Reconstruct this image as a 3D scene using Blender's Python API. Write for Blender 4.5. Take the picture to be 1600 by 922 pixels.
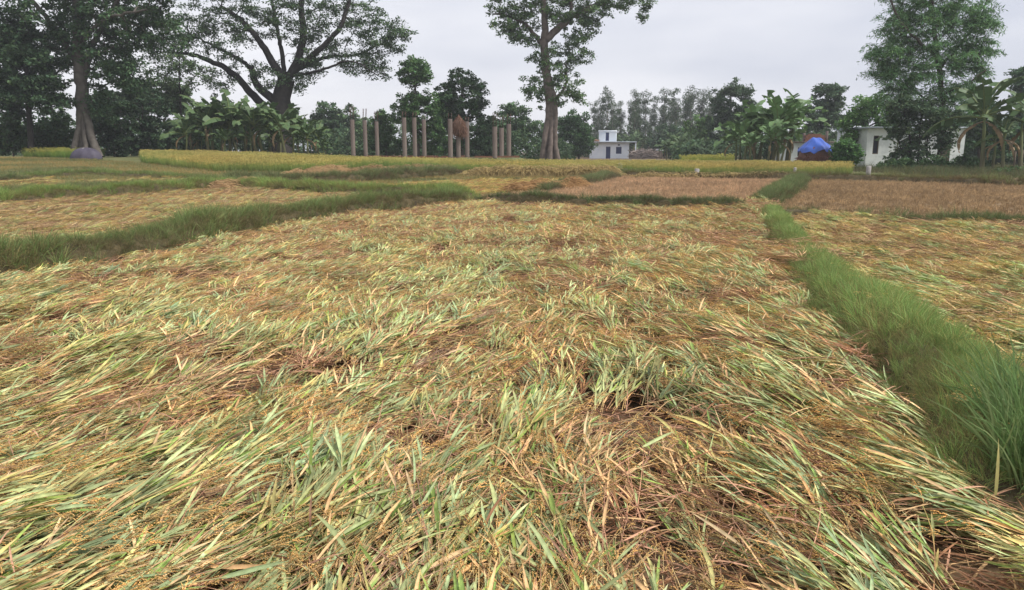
import bpy, math, random
import numpy as np
from mathutils import Vector, Matrix

for o in list(bpy.data.objects):
    bpy.data.objects.remove(o)
scene = bpy.context.scene
COL = scene.collection

# ------------------------------------------------------------------ camera
FPX, PW, PH, HORIZON, CAM_Z = 1142.0, 1600.0, 922.0, 236.0, 1.6
TH = math.atan((PH / 2 - HORIZON) / FPX)
cd = bpy.data.cameras.new('camera')
cd.sensor_width = 36.0
cd.lens = 36.0 * FPX / PW
cd.clip_start = 0.05
cd.clip_end = 4000
cam = bpy.data.objects.new('camera', cd)
cam.location = (0, 0, CAM_Z)
cam.rotation_euler = (math.pi / 2 - TH, 0, 0)
COL.objects.link(cam)
scene.camera = cam

# ------------------------------------------------------------------ overcast sky
SUN_EL, SUN_AZ = math.radians(52), math.radians(106)     # azimuth from +Y, towards +X
w = bpy.data.worlds.new('World')
scene.world = w
w.use_nodes = True
nt = w.node_tree
nt.nodes.clear()
N = nt.nodes.new
out = N('ShaderNodeOutputWorld')
bg = N('ShaderNodeBackground')
bg.inputs['Strength'].default_value = 0.05
sky = N('ShaderNodeTexSky')
sky.sky_type = 'NISHITA'
sky.sun_disc = False
sky.sun_elevation = SUN_EL
sky.sun_rotation = SUN_AZ
sky.air_density = 1.0
sky.dust_density = 3.0
tc = N('ShaderNodeTexCoord')
mp = N('ShaderNodeMapping')
mp.inputs['Scale'].default_value = (1.0, 1.0, 4.0)
mp.inputs['Location'].default_value = (0.3, 0.0, 0.35)
nz = N('ShaderNodeTexNoise')
nz.inputs['Scale'].default_value = 1.7
nz.inputs['Detail'].default_value = 4
nz.inputs['Roughness'].default_value = 0.5
rp = N('ShaderNodeValToRGB')
rp.color_ramp.elements[0].position = 0.36
rp.color_ramp.elements[0].color = (0.60, 0.625, 0.715, 1)
rp.color_ramp.elements[1].position = 0.62
rp.color_ramp.elements[1].color = (0.87, 0.87, 0.915, 1)
sc = N('ShaderNodeVectorMath')
sc.operation = 'SCALE'
sc.inputs['Scale'].default_value = 8.0
mx = N('ShaderNodeMix')
mx.data_type = 'RGBA'
mx.inputs[0].default_value = 0.93
L = nt.links.new
L(tc.outputs['Generated'], mp.inputs['Vector'])
L(mp.outputs['Vector'], nz.inputs['Vector'])
L(nz.outputs['Fac'], rp.inputs['Fac'])
L(rp.outputs['Color'], sc.inputs[0])
L(sky.outputs['Color'], mx.inputs[6])
L(sc.outputs['Vector'], mx.inputs[7])
L(mx.outputs[2], bg.inputs['Color'])
L(bg.outputs['Background'], out.inputs['Surface'])

sd = bpy.data.lights.new('sun', 'SUN')
sd.energy = 1.5
sd.angle = math.radians(11)
sd.color = (1.0, 0.96, 0.9)
sun = bpy.data.objects.new('sun', sd)
sdir = Vector((math.sin(SUN_AZ) * math.cos(SUN_EL), math.cos(SUN_AZ) * math.cos(SUN_EL), math.sin(SUN_EL)))
sun.rotation_euler = sdir.to_track_quat('Z', 'Y').to_euler()
sun.location = (0, 0, 40)
COL.objects.link(sun)

vs = scene.view_settings
vs.view_transform = 'Standard'
vs.look = 'None'
vs.exposure = 1.55
vs.gamma = 1.0
vs.use_curve_mapping = False
scene.render.engine = 'CYCLES'
scene.cycles.use_light_tree = False
scene.cycles.max_bounces = 4
scene.cycles.diffuse_bounces = 2
scene.cycles.glossy_bounces = 1
scene.cycles.transmission_bounces = 3
scene.cycles.volume_bounces = 0
scene.cycles.transparent_max_bounces = 4

# ------------------------------------------------------------------ helpers
def smooth(a, b, t):
    t = np.clip((np.asarray(t, float) - a) / (b - a), 0, 1)
    return t * t * (3 - 2 * t)

def vnoise(x, y, seed=0):
    x = np.asarray(x, float); y = np.asarray(y, float)
    xi = np.floor(x); yi = np.floor(y)
    fx = x - xi; fy = y - yi
    fx = fx * fx * (3 - 2 * fx); fy = fy * fy * (3 - 2 * fy)
    def h(a, b):
        s = np.sin(a * 127.1 + b * 311.7 + seed * 74.7) * 43758.5453
        return s - np.floor(s)
    return (h(xi, yi) * (1 - fx) + h(xi + 1, yi) * fx) * (1 - fy) + (h(xi, yi + 1) * (1 - fx) + h(xi + 1, yi + 1) * fx) * fy

def fbm(x, y, seed=0, oct=3):
    s = 0; a = 0.5; t = 0
    for k in range(oct):
        s = s + a * vnoise(np.asarray(x) * 2 ** k, np.asarray(y) * 2 ** k, seed + k * 13)
        t += a; a *= 0.5
    return s / t

def gz(x, y):
    """height of the bare ground"""
    x = np.asarray(x, float); y = np.asarray(y, float)
    rise = 0.85 * smooth(24, 66, y) * (1 - smooth(-34, 10, x))
    rise = rise + 0.12 * smooth(30, 60, y)
    return rise + 0.05 * (fbm(x * 0.25, y * 0.25, 5) - 0.5)

def ray(px, py):
    a = (px - PW / 2) / FPX; b = (PH / 2 - py) / FPX
    return np.array([a, math.cos(TH) + b * math.sin(TH), -math.sin(TH) + b * math.cos(TH)])

def at(px, py, Y):
    """world point at distance Y ahead seen at photo position (px, py)"""
    r = ray(px, py)
    return np.array([0, 0, CAM_Z]) + r * (Y / r[1])

def gp(px, py):
    """ground point (x, y)"""
    r = ray(px, py)
    z = 0.0
    for _ in range(12):
        t = (z - CAM_Z) / r[2]
        p = r * t
        z = float(gz(p[0], p[1]))
    return (p[0], p[1])

def tag(o, label=None, cat=None, group=None, kind=None):
    if label: o['label'] = label
    if cat: o['category'] = cat
    if group: o['group'] = group
    if kind: o['kind'] = kind
    return o

def empty(name, loc=(0, 0, 0), rz=0.0):
    o = bpy.data.objects.new(name, None)
    o.location = loc
    o.rotation_euler = (0, 0, rz)
    o.empty_display_size = 0.2
    COL.objects.link(o)
    return o

def link(name, me, parent=None, loc=(0, 0, 0), rot=(0, 0, 0), scale=None):
    o = bpy.data.objects.new(name, me)
    o.location = loc
    o.rotation_euler = rot
    if scale: o.scale = scale
    if parent: o.parent = parent
    COL.objects.link(o)
    return o

class MB:
    """collects quads / triangles with a colour for each vertex"""
    def __init__(s):
        s.v = []; s.q = []; s.t = []; s.c = []; s.n = 0
    def add(s, v, q=None, t=None, c=(0.5, 0.5, 0.5)):
        v = np.asarray(v, float)
        if q is not None and len(q): s.q.append(np.asarray(q, int) + s.n)
        if t is not None and len(t): s.t.append(np.asarray(t, int) + s.n)
        c = np.asarray(c, float)
        if c.ndim == 1: c = np.tile(c, (len(v), 1))
        s.v.append(v); s.c.append(c); s.n += len(v)
    def mesh(s, name, mats, smooth_=True):
        me = bpy.data.meshes.new(name)
        v = np.concatenate(s.v); c = np.concatenate(s.c)
        q = np.concatenate(s.q) if s.q else np.zeros((0, 4), int)
        t = np.concatenate(s.t) if s.t else np.zeros((0, 3), int)
        me.vertices.add(len(v)); me.vertices.foreach_set('co', v.astype(np.float32).ravel())
        nl = len(q) * 4 + len(t) * 3
        me.loops.add(nl)
        me.loops.foreach_set('vertex_index', np.concatenate([q.ravel(), t.ravel()]).astype(np.int32))
        me.polygons.add(len(q) + len(t))
        ls = np.concatenate([np.arange(len(q)) * 4, len(q) * 4 + np.arange(len(t)) * 3])
        me.polygons.foreach_set('loop_start', ls.astype(np.int32))
        if smooth_:
            me.polygons.foreach_set('use_smooth', np.ones(len(q) + len(t), bool))
        at_ = me.attributes.new('Col', 'FLOAT_COLOR', 'POINT')
        at_.data.foreach_set('color', np.hstack([c, np.ones((len(c), 1))]).astype(np.float32).ravel())
        for m in (mats if isinstance(mats, (list, tuple)) else [mats]): me.materials.append(m)
        me.update(calc_edges=True)
        return me

def box(mb, x0, x1, y0, y1, z0, z1, c=(.5, .5, .5), bev=0.0):
    b = bev
    if b <= 0:
        v = [(x, y, z) for z in (z0, z1) for y in (y0, y1) for x in (x0, x1)]
        q = [(0, 2, 3, 1), (4, 5, 7, 6), (0, 1, 5, 4), (2, 6, 7, 3), (0, 4, 6, 2), (1, 3, 7, 5)]
        # split corners so flat shading survives
        vv = []; qq = []
        for f in q:
            k = len(vv)
            vv += [v[i] for i in f]; qq.append((k, k + 1, k + 2, k + 3))
        mb.add(vv, qq, c=c)
    else:
        # octagonal prism (chamfered vertical edges) with chamfered ends
        def ring(i, z):
            return [(x0 + b + i, y0 + i, z), (x1 - b - i, y0 + i, z), (x1 - i, y0 + b + i, z), (x1 - i, y1 - b - i, z),
                    (x1 - b - i, y1 - i, z), (x0 + b + i, y1 - i, z), (x0 + i, y1 - b - i, z), (x0 + i, y0 + b + i, z)]
        rings = [ring(b * .5, z0), ring(0, z0 + b), ring(0, z1 - b), ring(b * .5, z1)]
        v = sum(rings, [])
        q = []
        for r in range(3):
            for k in range(8):
                q.append((r * 8 + k, r * 8 + (k + 1) % 8, r * 8 + 8 + (k + 1) % 8, r * 8 + 8 + k))
        q += [(24, 25, 26, 27), (24, 27, 28, 31), (28, 29, 30, 31)]
        q += [(3, 2, 1, 0), (7, 4, 3, 0), (7, 6, 5, 4)]
        mb.add(v, q, c=c)

def tube(mb, pts, rad, sides=6, c=(.5, .5, .5), cap=False):
    pts = np.asarray(pts, float); k = len(pts)
    rad = np.broadcast_to(np.asarray(rad, float), (k,))
    d = np.gradient(pts, axis=0)
    d /= np.linalg.norm(d, axis=1)[:, None] + 1e-9
    ref = np.array([0, 0, 1.0]) if abs(d[:, 2]).mean() < 0.8 else np.array([1.0, 0, 0])
    a = np.cross(d, ref); a /= np.linalg.norm(a, axis=1)[:, None] + 1e-9
    b = np.cross(d, a)
    an = np.arange(sides) / sides * 2 * math.pi
    v = pts[:, None, :] + rad[:, None, None] * (np.cos(an)[None, :, None] * a[:, None, :] + np.sin(an)[None, :, None] * b[:, None, :])
    i = np.arange(k - 1)[:, None] * sides; j = np.arange(sides)[None, :]; j2 = (j + 1) % sides
    q = np.stack([i + j, i + j2, i + sides + j2, i + sides + j], -1).reshape(-1, 4)
    vv = v.reshape(-1, 3)
    c = np.asarray(c, float)
    cc = np.repeat(c, sides, axis=0) if c.ndim == 2 else c
    tt = None
    if cap:
        vv = np.vstack([vv, pts[-1:], pts[:1]])
        n0 = k * sides
        tt = [((k - 1) * sides + m, (k - 1) * sides + (m + 1) % sides, n0) for m in range(sides)] + [((m + 1) % sides, m, n0 + 1) for m in range(sides)]
        if c.ndim == 2: cc = np.vstack([cc, cc[-1:], cc[:1]])
    mb.add(vv, q, tt, c=cc)

def strip(mb, pts, wid, side, c):
    """ribbon along pts, half widths wid, side vectors"""
    pts = np.asarray(pts, float); k = len(pts)
    wv = np.asarray(wid)[:, None] * side
    v = np.empty((2 * k, 3)); v[0::2] = pts - wv; v[1::2] = pts + wv
    i = np.arange(k - 1) * 2
    q = np.stack([i, i + 1, i + 3, i + 2], -1)
    c = np.asarray(c, float)
    mb.add(v, q, c=np.repeat(c, 2, axis=0) if c.ndim == 2 else c)

# ------------------------------------------------------------------ materials
def new_mat(name):
    m = bpy.data.materials.new(name)
    m.use_nodes = True
    t = m.node_tree
    t.nodes.clear()
    o = t.nodes.new('ShaderNodeOutputMaterial')
    return m, t, o

def leaf_mat(name, trans=0.25, rough=0.55, tone=False, spec=0.3, noise=0.0):
    m, t, o = new_mat(name)
    a = t.nodes.new('ShaderNodeAttribute'); a.attribute_name = 'Col'
    col = a.outputs['Color']
    if tone:
        b = t.nodes.new('ShaderNodeAttribute'); b.attribute_type = 'INSTANCER'; b.attribute_name = 'tone'
        mm = t.nodes.new('ShaderNodeMix'); mm.data_type = 'RGBA'; mm.blend_type = 'MULTIPLY'
        mm.inputs[0].default_value = 1.0
        t.links.new(col, mm.inputs[6]); t.links.new(b.outputs['Color'], mm.inputs[7])
        col = mm.outputs[2]
    if noise:
        tcn = t.nodes.new('ShaderNodeTexCoord')
        n1 = t.nodes.new('ShaderNodeTexNoise'); n1.inputs['Scale'].default_value = noise
        n1.inputs['Detail'].default_value = 3
        t.links.new(tcn.outputs['Object'], n1.inputs['Vector'])
        hs = t.nodes.new('ShaderNodeHueSaturation')
        mr = t.nodes.new('ShaderNodeMapRange')
        mr.inputs[1].default_value = 0.25; mr.inputs[2].default_value = 0.75
        mr.inputs[3].default_value = 0.65; mr.inputs[4].default_value = 1.35
        t.links.new(n1.outputs['Fac'], mr.inputs[0])
        t.links.new(mr.outputs[0], hs.inputs['Value'])
        t.links.new(col, hs.inputs['Color'])
        col = hs.outputs['Color']
    p = t.nodes.new('ShaderNodeBsdfPrincipled')
    p.inputs['Roughness'].default_value = rough
    p.inputs['Specular IOR Level'].default_value = spec
    t.links.new(col, p.inputs['Base Color'])
    sh = p.outputs[0]
    if trans:
        tr = t.nodes.new('ShaderNodeBsdfTranslucent')
        t.links.new(col, tr.inputs['Color'])
        ms = t.nodes.new('ShaderNodeMixShader'); ms.inputs[0].default_value = trans
        t.links.new(sh, ms.inputs[1]); t.links.new(tr.outputs[0], ms.inputs[2])
        sh = ms.outputs[0]
    t.links.new(sh, o.inputs['Surface'])
    return m

def noise_mat(name, cols, scale=3.0, rough=0.9, bump=0.3, detail=6, stretch=(1, 1, 1), spec=0.2, pos=(0.3, 0.7), fine=0.0):
    """procedural two- or three-colour noise surface"""
    m, t, o = new_mat(name)
    tcn = t.nodes.new('ShaderNodeTexCoord')
    mpn = t.nodes.new('ShaderNodeMapping'); mpn.inputs['Scale'].default_value = stretch
    t.links.new(tcn.outputs['Object'], mpn.inputs['Vector'])
    n1 = t.nodes.new('ShaderNodeTexNoise')
    n1.inputs['Scale'].default_value = scale; n1.inputs['Detail'].default_value = detail
    n1.inputs['Roughness'].default_value = 0.65
    t.links.new(mpn.outputs['Vector'], n1.inputs['Vector'])
    r = t.nodes.new('ShaderNodeValToRGB')
    e = r.color_ramp.elements
    e[0].position = pos[0]; e[0].color = (*cols[0], 1)
    e[1].position = pos[1]; e[1].color = (*cols[-1], 1)
    if len(cols) == 3:
        x = e.new((pos[0] + pos[1]) / 2); x.color = (*cols[1], 1)
    t.links.new(n1.outputs['Fac'], r.inputs['Fac'])
    p = t.nodes.new('ShaderNodeBsdfPrincipled')
    p.inputs['Roughness'].default_value = rough
    p.inputs['Specular IOR Level'].default_value = spec
    t.links.new(r.outputs['Color'], p.inputs['Base Color'])
    if bump:
        n2 = t.nodes.new('ShaderNodeTexNoise'); n2.inputs['Scale'].default_value = scale * 4
        n2.inputs['Detail'].default_value = 5
        t.links.new(mpn.outputs['Vector'], n2.inputs['Vector'])
        bm = t.nodes.new('ShaderNodeBump'); bm.inputs['Strength'].default_value = bump
        bm.inputs['Distance'].default_value = 0.05
        t.links.new(n2.outputs['Fac'], bm.inputs['Height'])
        t.links.new(bm.outputs['Normal'], p.inputs['Normal'])
    t.links.new(p.outputs[0], o.inputs['Surface'])
    return m

M = {}
M['rice'] = leaf_mat('rice_leaf', 0.12, 0.6, tone=True, spec=0.15, noise=28.0)
M['grass'] = leaf_mat('grass_blade', 0.3, 0.55, tone=True, spec=0.25)
M['leaf'] = leaf_mat('tree_leaf', 0.25, 0.6, spec=0.12)
M['straw'] = leaf_mat('straw', 0.1, 0.7, spec=0.2)
M['banana'] = leaf_mat('banana_leaf', 0.12, 0.5, spec=0.2)
M['bark'] = leaf_mat('bark', 0, 0.9, spec=0.1, noise=2.5)
M['bark_far'] = leaf_mat('bark_far', 0, 0.9, spec=0.1, noise=0.8)
M['soil'] = noise_mat('soil', [(0.05, 0.033, 0.02), (0.12, 0.08, 0.045), (0.22, 0.15, 0.08)], 2.2, bump=0.6)
M['earth_bank'] = noise_mat('earth_bank', [(0.035, 0.026, 0.018), (0.075, 0.06, 0.03), (0.13, 0.10, 0.055)], 4.0, bump=0.8)
M['stubble_tan'] = noise_mat('stubble_tan', [(0.30, 0.225, 0.16), (0.48, 0.37, 0.265), (0.62, 0.49, 0.36)], 3.0, bump=0.7)
M['stubble_brown'] = noise_mat('stubble_brown', [(0.22, 0.175, 0.125), (0.40, 0.32, 0.235), (0.55, 0.45, 0.34)], 3.0, bump=0.7)
M['turf'] = noise_mat('turf', [(0.06, 0.07, 0.025), (0.11, 0.12, 0.045), (0.2, 0.17, 0.08)], 1.2, bump=0.5)
M['whitewash'] = noise_mat('whitewash', [(0.66, 0.73, 0.82), (0.76, 0.81, 0.87), (0.80, 0.84, 0.88)], 0.9, bump=0.1, rough=0.8)
M['white_wall'] = noise_mat('white_wall', [(0.45, 0.48, 0.48), (0.66, 0.69, 0.68), (0.74, 0.76, 0.74)], 0.8, bump=0.1, rough=0.85)
M['slab'] = noise_mat('slab', [(0.26, 0.30, 0.34), (0.40, 0.44, 0.48)], 1.5, bump=0.2)
M['blue_paint'] = noise_mat('blue_paint', [(0.022, 0.035, 0.10), (0.04, 0.055, 0.15)], 2.0, bump=0, rough=0.5)
M['dark_opening'] = noise_mat('dark_room', [(0.02, 0.022, 0.03), (0.03, 0.032, 0.04)], 2.0, bump=0, rough=0.9)
M['concrete'] = noise_mat('concrete', [(0.09, 0.07, 0.062), (0.17, 0.135, 0.118), (0.26, 0.215, 0.19)], 1.6, bump=0.4, stretch=(1, 1, 0.35))
M['steel'] = noise_mat('rusty_steel', [(0.05, 0.03, 0.02), (0.10, 0.06, 0.045)], 6, bump=0.2, rough=0.7)
M['brick'] = noise_mat('brick', [(0.16, 0.075, 0.05), (0.27, 0.13, 0.085)], 3, bump=0.3)
M['tarp_blue'] = noise_mat('tarp_blue', [(0.02, 0.07, 0.36), (0.04, 0.12, 0.50)], 1.0, bump=0.3, rough=0.45, spec=0.4)
M['tarp_grey'] = noise_mat('tarp_grey', [(0.05, 0.044, 0.062), (0.09, 0.08, 0.11)], 2.0, bump=0.3, rough=0.6)
M['tin'] = noise_mat('tin', [(0.22, 0.23, 0.24), (0.36, 0.37, 0.38)], 2.0, bump=0.1, rough=0.5, spec=0.5)
M['stone'] = noise_mat('stone', [(0.22, 0.21, 0.20), (0.42, 0.40, 0.38)], 5, bump=0.4)
M['wood'] = noise_mat('wood', [(0.10, 0.075, 0.055), (0.2, 0.16, 0.12)], 4, bump=0.3, stretch=(1, 1, 0.2))

# ------------------------------------------------------------------ instanced vegetation ("stuff")
def make_lib(name, meshes):
    c = bpy.data.collections.new(name)
    for k, me in enumerate(meshes):
        o = bpy.data.objects.new('%s_%02d' % (name, k), me)
        c.objects.link(o)
    ng = bpy.data.node_groups.new(name, 'GeometryNodeTree')
    ng.interface.new_socket('Geometry', in_out='INPUT', socket_type='NodeSocketGeometry')
    ng.interface.new_socket('Geometry', in_out='OUTPUT', socket_type='NodeSocketGeometry')
    n = ng.nodes.new
    gi = n('NodeGroupInput'); go = n('NodeGroupOutput')
    ci = n('GeometryNodeCollectionInfo')
    ci.inputs['Collection'].default_value = c
    ci.inputs['Separate Children'].default_value = True
    ci.inputs['Reset Children'].default_value = True
    ip = n('GeometryNodeInstanceOnPoints')
    ip.inputs['Pick Instance'].default_value = True
    def attr(nm, ty):
        a = n('GeometryNodeInputNamedAttribute'); a.data_type = ty
        a.inputs['Name'].default_value = nm
        return [s for s in a.outputs if s.enabled and s.name == 'Attribute'][0]
    er = n('FunctionNodeEulerToRotation')
    lk = ng.links.new
    lk(gi.outputs[0], ip.inputs['Points'])
    lk(ci.outputs[0], ip.inputs['Instance'])
    lk(attr('idx', 'INT'), ip.inputs['Instance Index'])
    lk(attr('rot', 'FLOAT_VECTOR'), er.inputs[0])
    lk(er.outputs[0], ip.inputs['Rotation'])
    lk(attr('scl', 'FLOAT_VECTOR'), ip.inputs['Scale'])
    lk(ip.outputs[0], go.inputs[0])
    return ng

def scatter(name, ng, pos, rot, scl, idx, tone, label, cat, kind='stuff', parent=None):
    me = bpy.data.meshes.new(name)
    n = len(pos)
    me.vertices.add(n)
    me.vertices.foreach_set('co', np.asarray(pos, np.float32).ravel())
    def put(nm, ty, key, arr):
        a = me.attributes.new(nm, ty, 'POINT')
        a.data.foreach_set(key, arr.ravel())
    scl = np.asarray(scl, np.float32)
    if scl.ndim == 1: scl = np.repeat(scl[:, None], 3, 1)
    put('rot', 'FLOAT_VECTOR', 'vector', np.asarray(rot, np.float32))
    put('scl', 'FLOAT_VECTOR', 'vector', scl)
    put('idx', 'INT', 'value', np.asarray(idx, np.int32))
    put('tone', 'FLOAT_COLOR', 'color', np.hstack([np.asarray(tone), np.ones((n, 1))]).astype(np.float32))
    o = link(name, me, parent)
    md = o.modifiers.new('plants', 'NODES')
    md.node_group = ng
    tag(o, label, cat, kind=kind)
    return o

def in_poly(x, y, poly):
    x = np.asarray(x); y = np.asarray(y)
    r = np.zeros(x.shape, bool)
    n = len(poly)
    for i in range(n):
        x0, y0 = poly[i]; x1, y1 = poly[(i + 1) % n]
        c = ((y0 > y) != (y1 > y))
        with np.errstate(divide='ignore', invalid='ignore'):
            xx = (x1 - x0) * (y - y0) / (y1 - y0 + 1e-12) + x0
        r ^= c & (x < xx)
    return r

def jitter_grid(poly, step, rng):
    p = np.array(poly)
    x0, y0 = p.min(0); x1, y1 = p.max(0)
    gx, gy = np.meshgrid(np.arange(x0, x1, step), np.arange(y0, y1, step))
    x = gx.ravel() + rng.uniform(-.5, .5, gx.size) * step
    y = gy.ravel() + rng.uniform(-.5, .5, gx.size) * step
    k = in_poly(x, y, poly)
    return x[k], y[k]

# --- rice hills that have been flattened: base at the origin, plants lie towards +X
C_GLAU = np.array([.335, .385, .18]); C_GREEN = np.array([.235, .32, .08]); C_YEL = np.array([.46, .41, .16])
C_TAN = np.array([.60, .39, .195]); C_BROWN = np.array([.25, .12, .06]); C_GRAIN = np.array([.65, .40, .145])
C_PINK = np.array([.54, .30, .19]); C_STRAW = np.array([.66, .485, .235])
LEAFW = np.interp(np.linspace(0, 1, 8), [0, .15, .4, .7, .88, 1], [.45, .85, 1, .8, .42, .03])

def curve_path(p0, az, el, length, droop, curl, k, floor=0.004):
    t = np.arange(k)
    e = el - droop * (t / (k - 1)) ** 1.5
    a = az + curl * t / (k - 1)
    d = np.stack([np.cos(e) * np.cos(a), np.cos(e) * np.sin(a), np.sin(e)], 1)
    p = np.vstack([[p0], p0 + np.cumsum(d[:-1] * (length / (k - 1)), 0)])
    p[:, 2] = np.maximum(p[:, 2], floor)
    return p, d

def blade(mb, rng, p0, az, el, length, width, col, droop=.6, tw=None, k=8, tipdry=.3):
    p, d = curve_path(p0, az, el, length, droop, rng.normal(0, .18), k)
    up = np.array([0, 0, 1.0])
    s = np.cross(d, up); s /= np.linalg.norm(s, axis=1)[:, None] + 1e-9
    n = np.cross(s, d)
    tw0 = rng.normal(0, .45) if tw is None else tw
    tws = tw0 + rng.normal(0, .5) * np.linspace(0, 1, k)
    sd = s * np.cos(tws)[:, None] + n * np.sin(tws)[:, None]
    wprof = LEAFW if k == 8 else np.interp(np.linspace(0, 1, k), np.linspace(0, 1, 8), LEAFW)
    c = np.tile(col, (k, 1)) * rng.uniform(.8, 1.2)
    f = np.clip((np.linspace(0, 1, k) - (1 - tipdry)) / max(tipdry, .01), 0, 1)[:, None] * rng.uniform(0, 1)
    c = c * (1 - f) + C_TAN * f
    wv = (wprof * width / 2)[:, None]
    nf = np.cross(sd, d)
    v = np.empty((3 * k, 3))
    v[0::3] = p - sd * wv; v[1::3] = p - nf * wv * .34; v[2::3] = p + sd * wv
    cc = np.repeat(c, 3, 0); cc[1::3] *= 1.18
    i = np.arange(k - 1) * 3
    mb.add(v, np.concatenate([np.stack([i, i + 1, i + 4, i + 3], -1), np.stack([i + 1, i + 2, i + 5, i + 4], -1)]), c=cc)

GR_Q = None
def panicle(mb, rng, p, d, length, col, grains=46):
    """drooping head of grain"""
    az = math.atan2(d[1], d[0]); el = math.asin(np.clip(d[2], -1, 1))
    ax, dd = curve_path(p, az, el, length, 1.0, rng.normal(0, .4), 7, 0.01)
    tube(mb, ax, .0012, 3, C_STRAW * .8)
    pos = []; dr = []
    for b in range(6):
        i = rng.integers(0, 5)
        pa, da = curve_path(ax[i], az + rng.normal(0, .26), el - .15 + rng.normal(0, .2), length * rng.uniform(.35, .6), 1.0, rng.normal(0, .4), 6, 0.008)
        n = grains // 6
        u = np.sort(rng.uniform(.15, 1, n)) * 5
        j = np.minimum(u.astype(int), 4); f = (u - j)[:, None]
        pos.append(pa[j] * (1 - f) + pa[j + 1] * f); dr.append(da[j])
    pos = np.vstack(pos); dr = np.vstack(dr)
    n = len(pos)
    dr = dr + rng.normal(0, .35, (n, 3)); dr /= np.linalg.norm(dr, axis=1)[:, None]
    a = np.cross(dr, rng.normal(0, 1, (n, 3))); a /= np.linalg.norm(a, axis=1)[:, None] + 1e-9
    b = np.cross(dr, a)
    Lg = .0062; Wg = .0027
    v = np.stack([pos - dr * Lg, pos + a * Wg, pos + (-.5 * a + .87 * b) * Wg, pos + (-.5 * a - .87 * b) * Wg, pos + dr * Lg], 1).reshape(-1, 3)
    base = np.arange(n)[:, None] * 5
    t = np.concatenate([base + np.array(f)[None] for f in ((0, 2, 1), (0, 3, 2), (0, 1, 3), (4, 1, 2), (4, 2, 3), (4, 3, 1))])
    c = np.repeat(col * rng.uniform(.75, 1.25, (n, 1)), 5, axis=0)
    mb.add(v, None, t, c)

def rice_hill(seed, tillers=11, leaf_n=(2, 5), p_leaf=(.5, .2, .12, .18), p_pan=.6, stem=None, spread=.22, rise=.10, length=(.42, .7), leaf_l=(.13, .29)):
    rng = np.random.default_rng(seed)
    mb = MB()
    kinds = [C_GLAU, C_GREEN, C_YEL, C_TAN]
    for i in range(tillers):
        az = rng.normal(0, spread)
        p0 = np.array([rng.normal(0, .04), rng.normal(0, .06), .005])
        Ls = rng.uniform(*length)
        el = rng.uniform(.08, .38)
        sp, sdv = curve_path(p0, az, el, Ls, el + rng.uniform(.0, .2), rng.normal(0, .2), 8)
        sp[:, 2] = np.minimum(sp[:, 2], rise * rng.uniform(.5, 1.2))
        sc_ = (C_PINK if rng.random() < .5 else C_STRAW) if stem is None else stem
        top = C_GREEN * .5 + C_STRAW * .5 if stem is None else stem
        f = np.linspace(0, 1, 8)[:, None]
        tube(mb, sp, np.linspace(.0036, .0018, 8), 3, (sc_ * (1 - f) + top * f) * rng.uniform(.7, 1.15))
        for l in range(rng.integers(*leaf_n)):
            j = rng.integers(1, 6)
            c = kinds[rng.choice(4, p=p_leaf)]
            blade(mb, rng, sp[j], az + rng.normal(0, .17), rng.normal(.16, .14), rng.uniform(*leaf_l), rng.uniform(.012, .021), c, droop=rng.uniform(.0, .4))
        if rng.random() < p_pan:
            panicle(mb, rng, sp[-1] + np.array([0, 0, .02]), sdv[-1] + np.array([0, 0, .35]), rng.uniform(.14, .22), C_GRAIN * rng.uniform(.75, 1.15), 66)
    return mb.mesh('rice_hill', M['rice'])

def litter(seed, n=42, cols=(C_BROWN, C_PINK, C_TAN), R=.3, zmax=.04, az_s=1.2):
    rng = np.random.default_rng(seed)
    mb = MB()
    for i in range(n):
        az = rng.normal(0, az_s)
        p0 = np.array([rng.uniform(-R, R), rng.uniform(-R, R), rng.uniform(.004, zmax)])
        c = cols[rng.integers(0, len(cols))]
        if rng.random() < .55:
            p, d = curve_path(p0, az, rng.normal(.05, .12), rng.uniform(.12, .42), .3, rng.normal(0, .3), 5)
            tube(mb, p, rng.uniform(.0012, .0028), 3, c * rng.uniform(.7, 1.2))
        else:
            blade(mb, rng, p0, az, rng.normal(.1, .15), rng.uniform(.12, .3), rng.uniform(.005, .011), c, k=5)
    return mb.mesh('straw_litter', M['rice'])

hills = []
for s in range(5): hills.append(rice_hill(100 + s, 10, (4, 7), (.60, .17, .08, .15), .35))                # 0-4 leafy
for s in range(4): hills.append(rice_hill(200 + s, 9, (1, 4), (.34, .10, .16, .40), 1.0, spread=.4))      # 5-8 heads of grain
for s in range(4): hills.append(rice_hill(300 + s, 15, (0, 3), (.14, .03, .08, .75), .55, stem=C_PINK, spread=.45))   # 9-12 bare pinkish straw
for s in range(4): hills.append(rice_hill(400 + s, 11, (2, 4), (.08, .14, .45, .33), .7, stem=C_STRAW))  # 13-16 yellowed
for s in range(3): hills.append(litter(500 + s, 52, (C_BROWN, C_PINK, C_TAN)))                 # 17-19 litter
for s in range(2): hills.append(litter(520 + s, 34, (C_BROWN * .5, C_BROWN * .8, C_PINK * .6), .32, .03))  # 20-21 litter, colour darkened to deepen the shadows in the mat
RICE = make_lib('rice_hills', hills)

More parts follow.
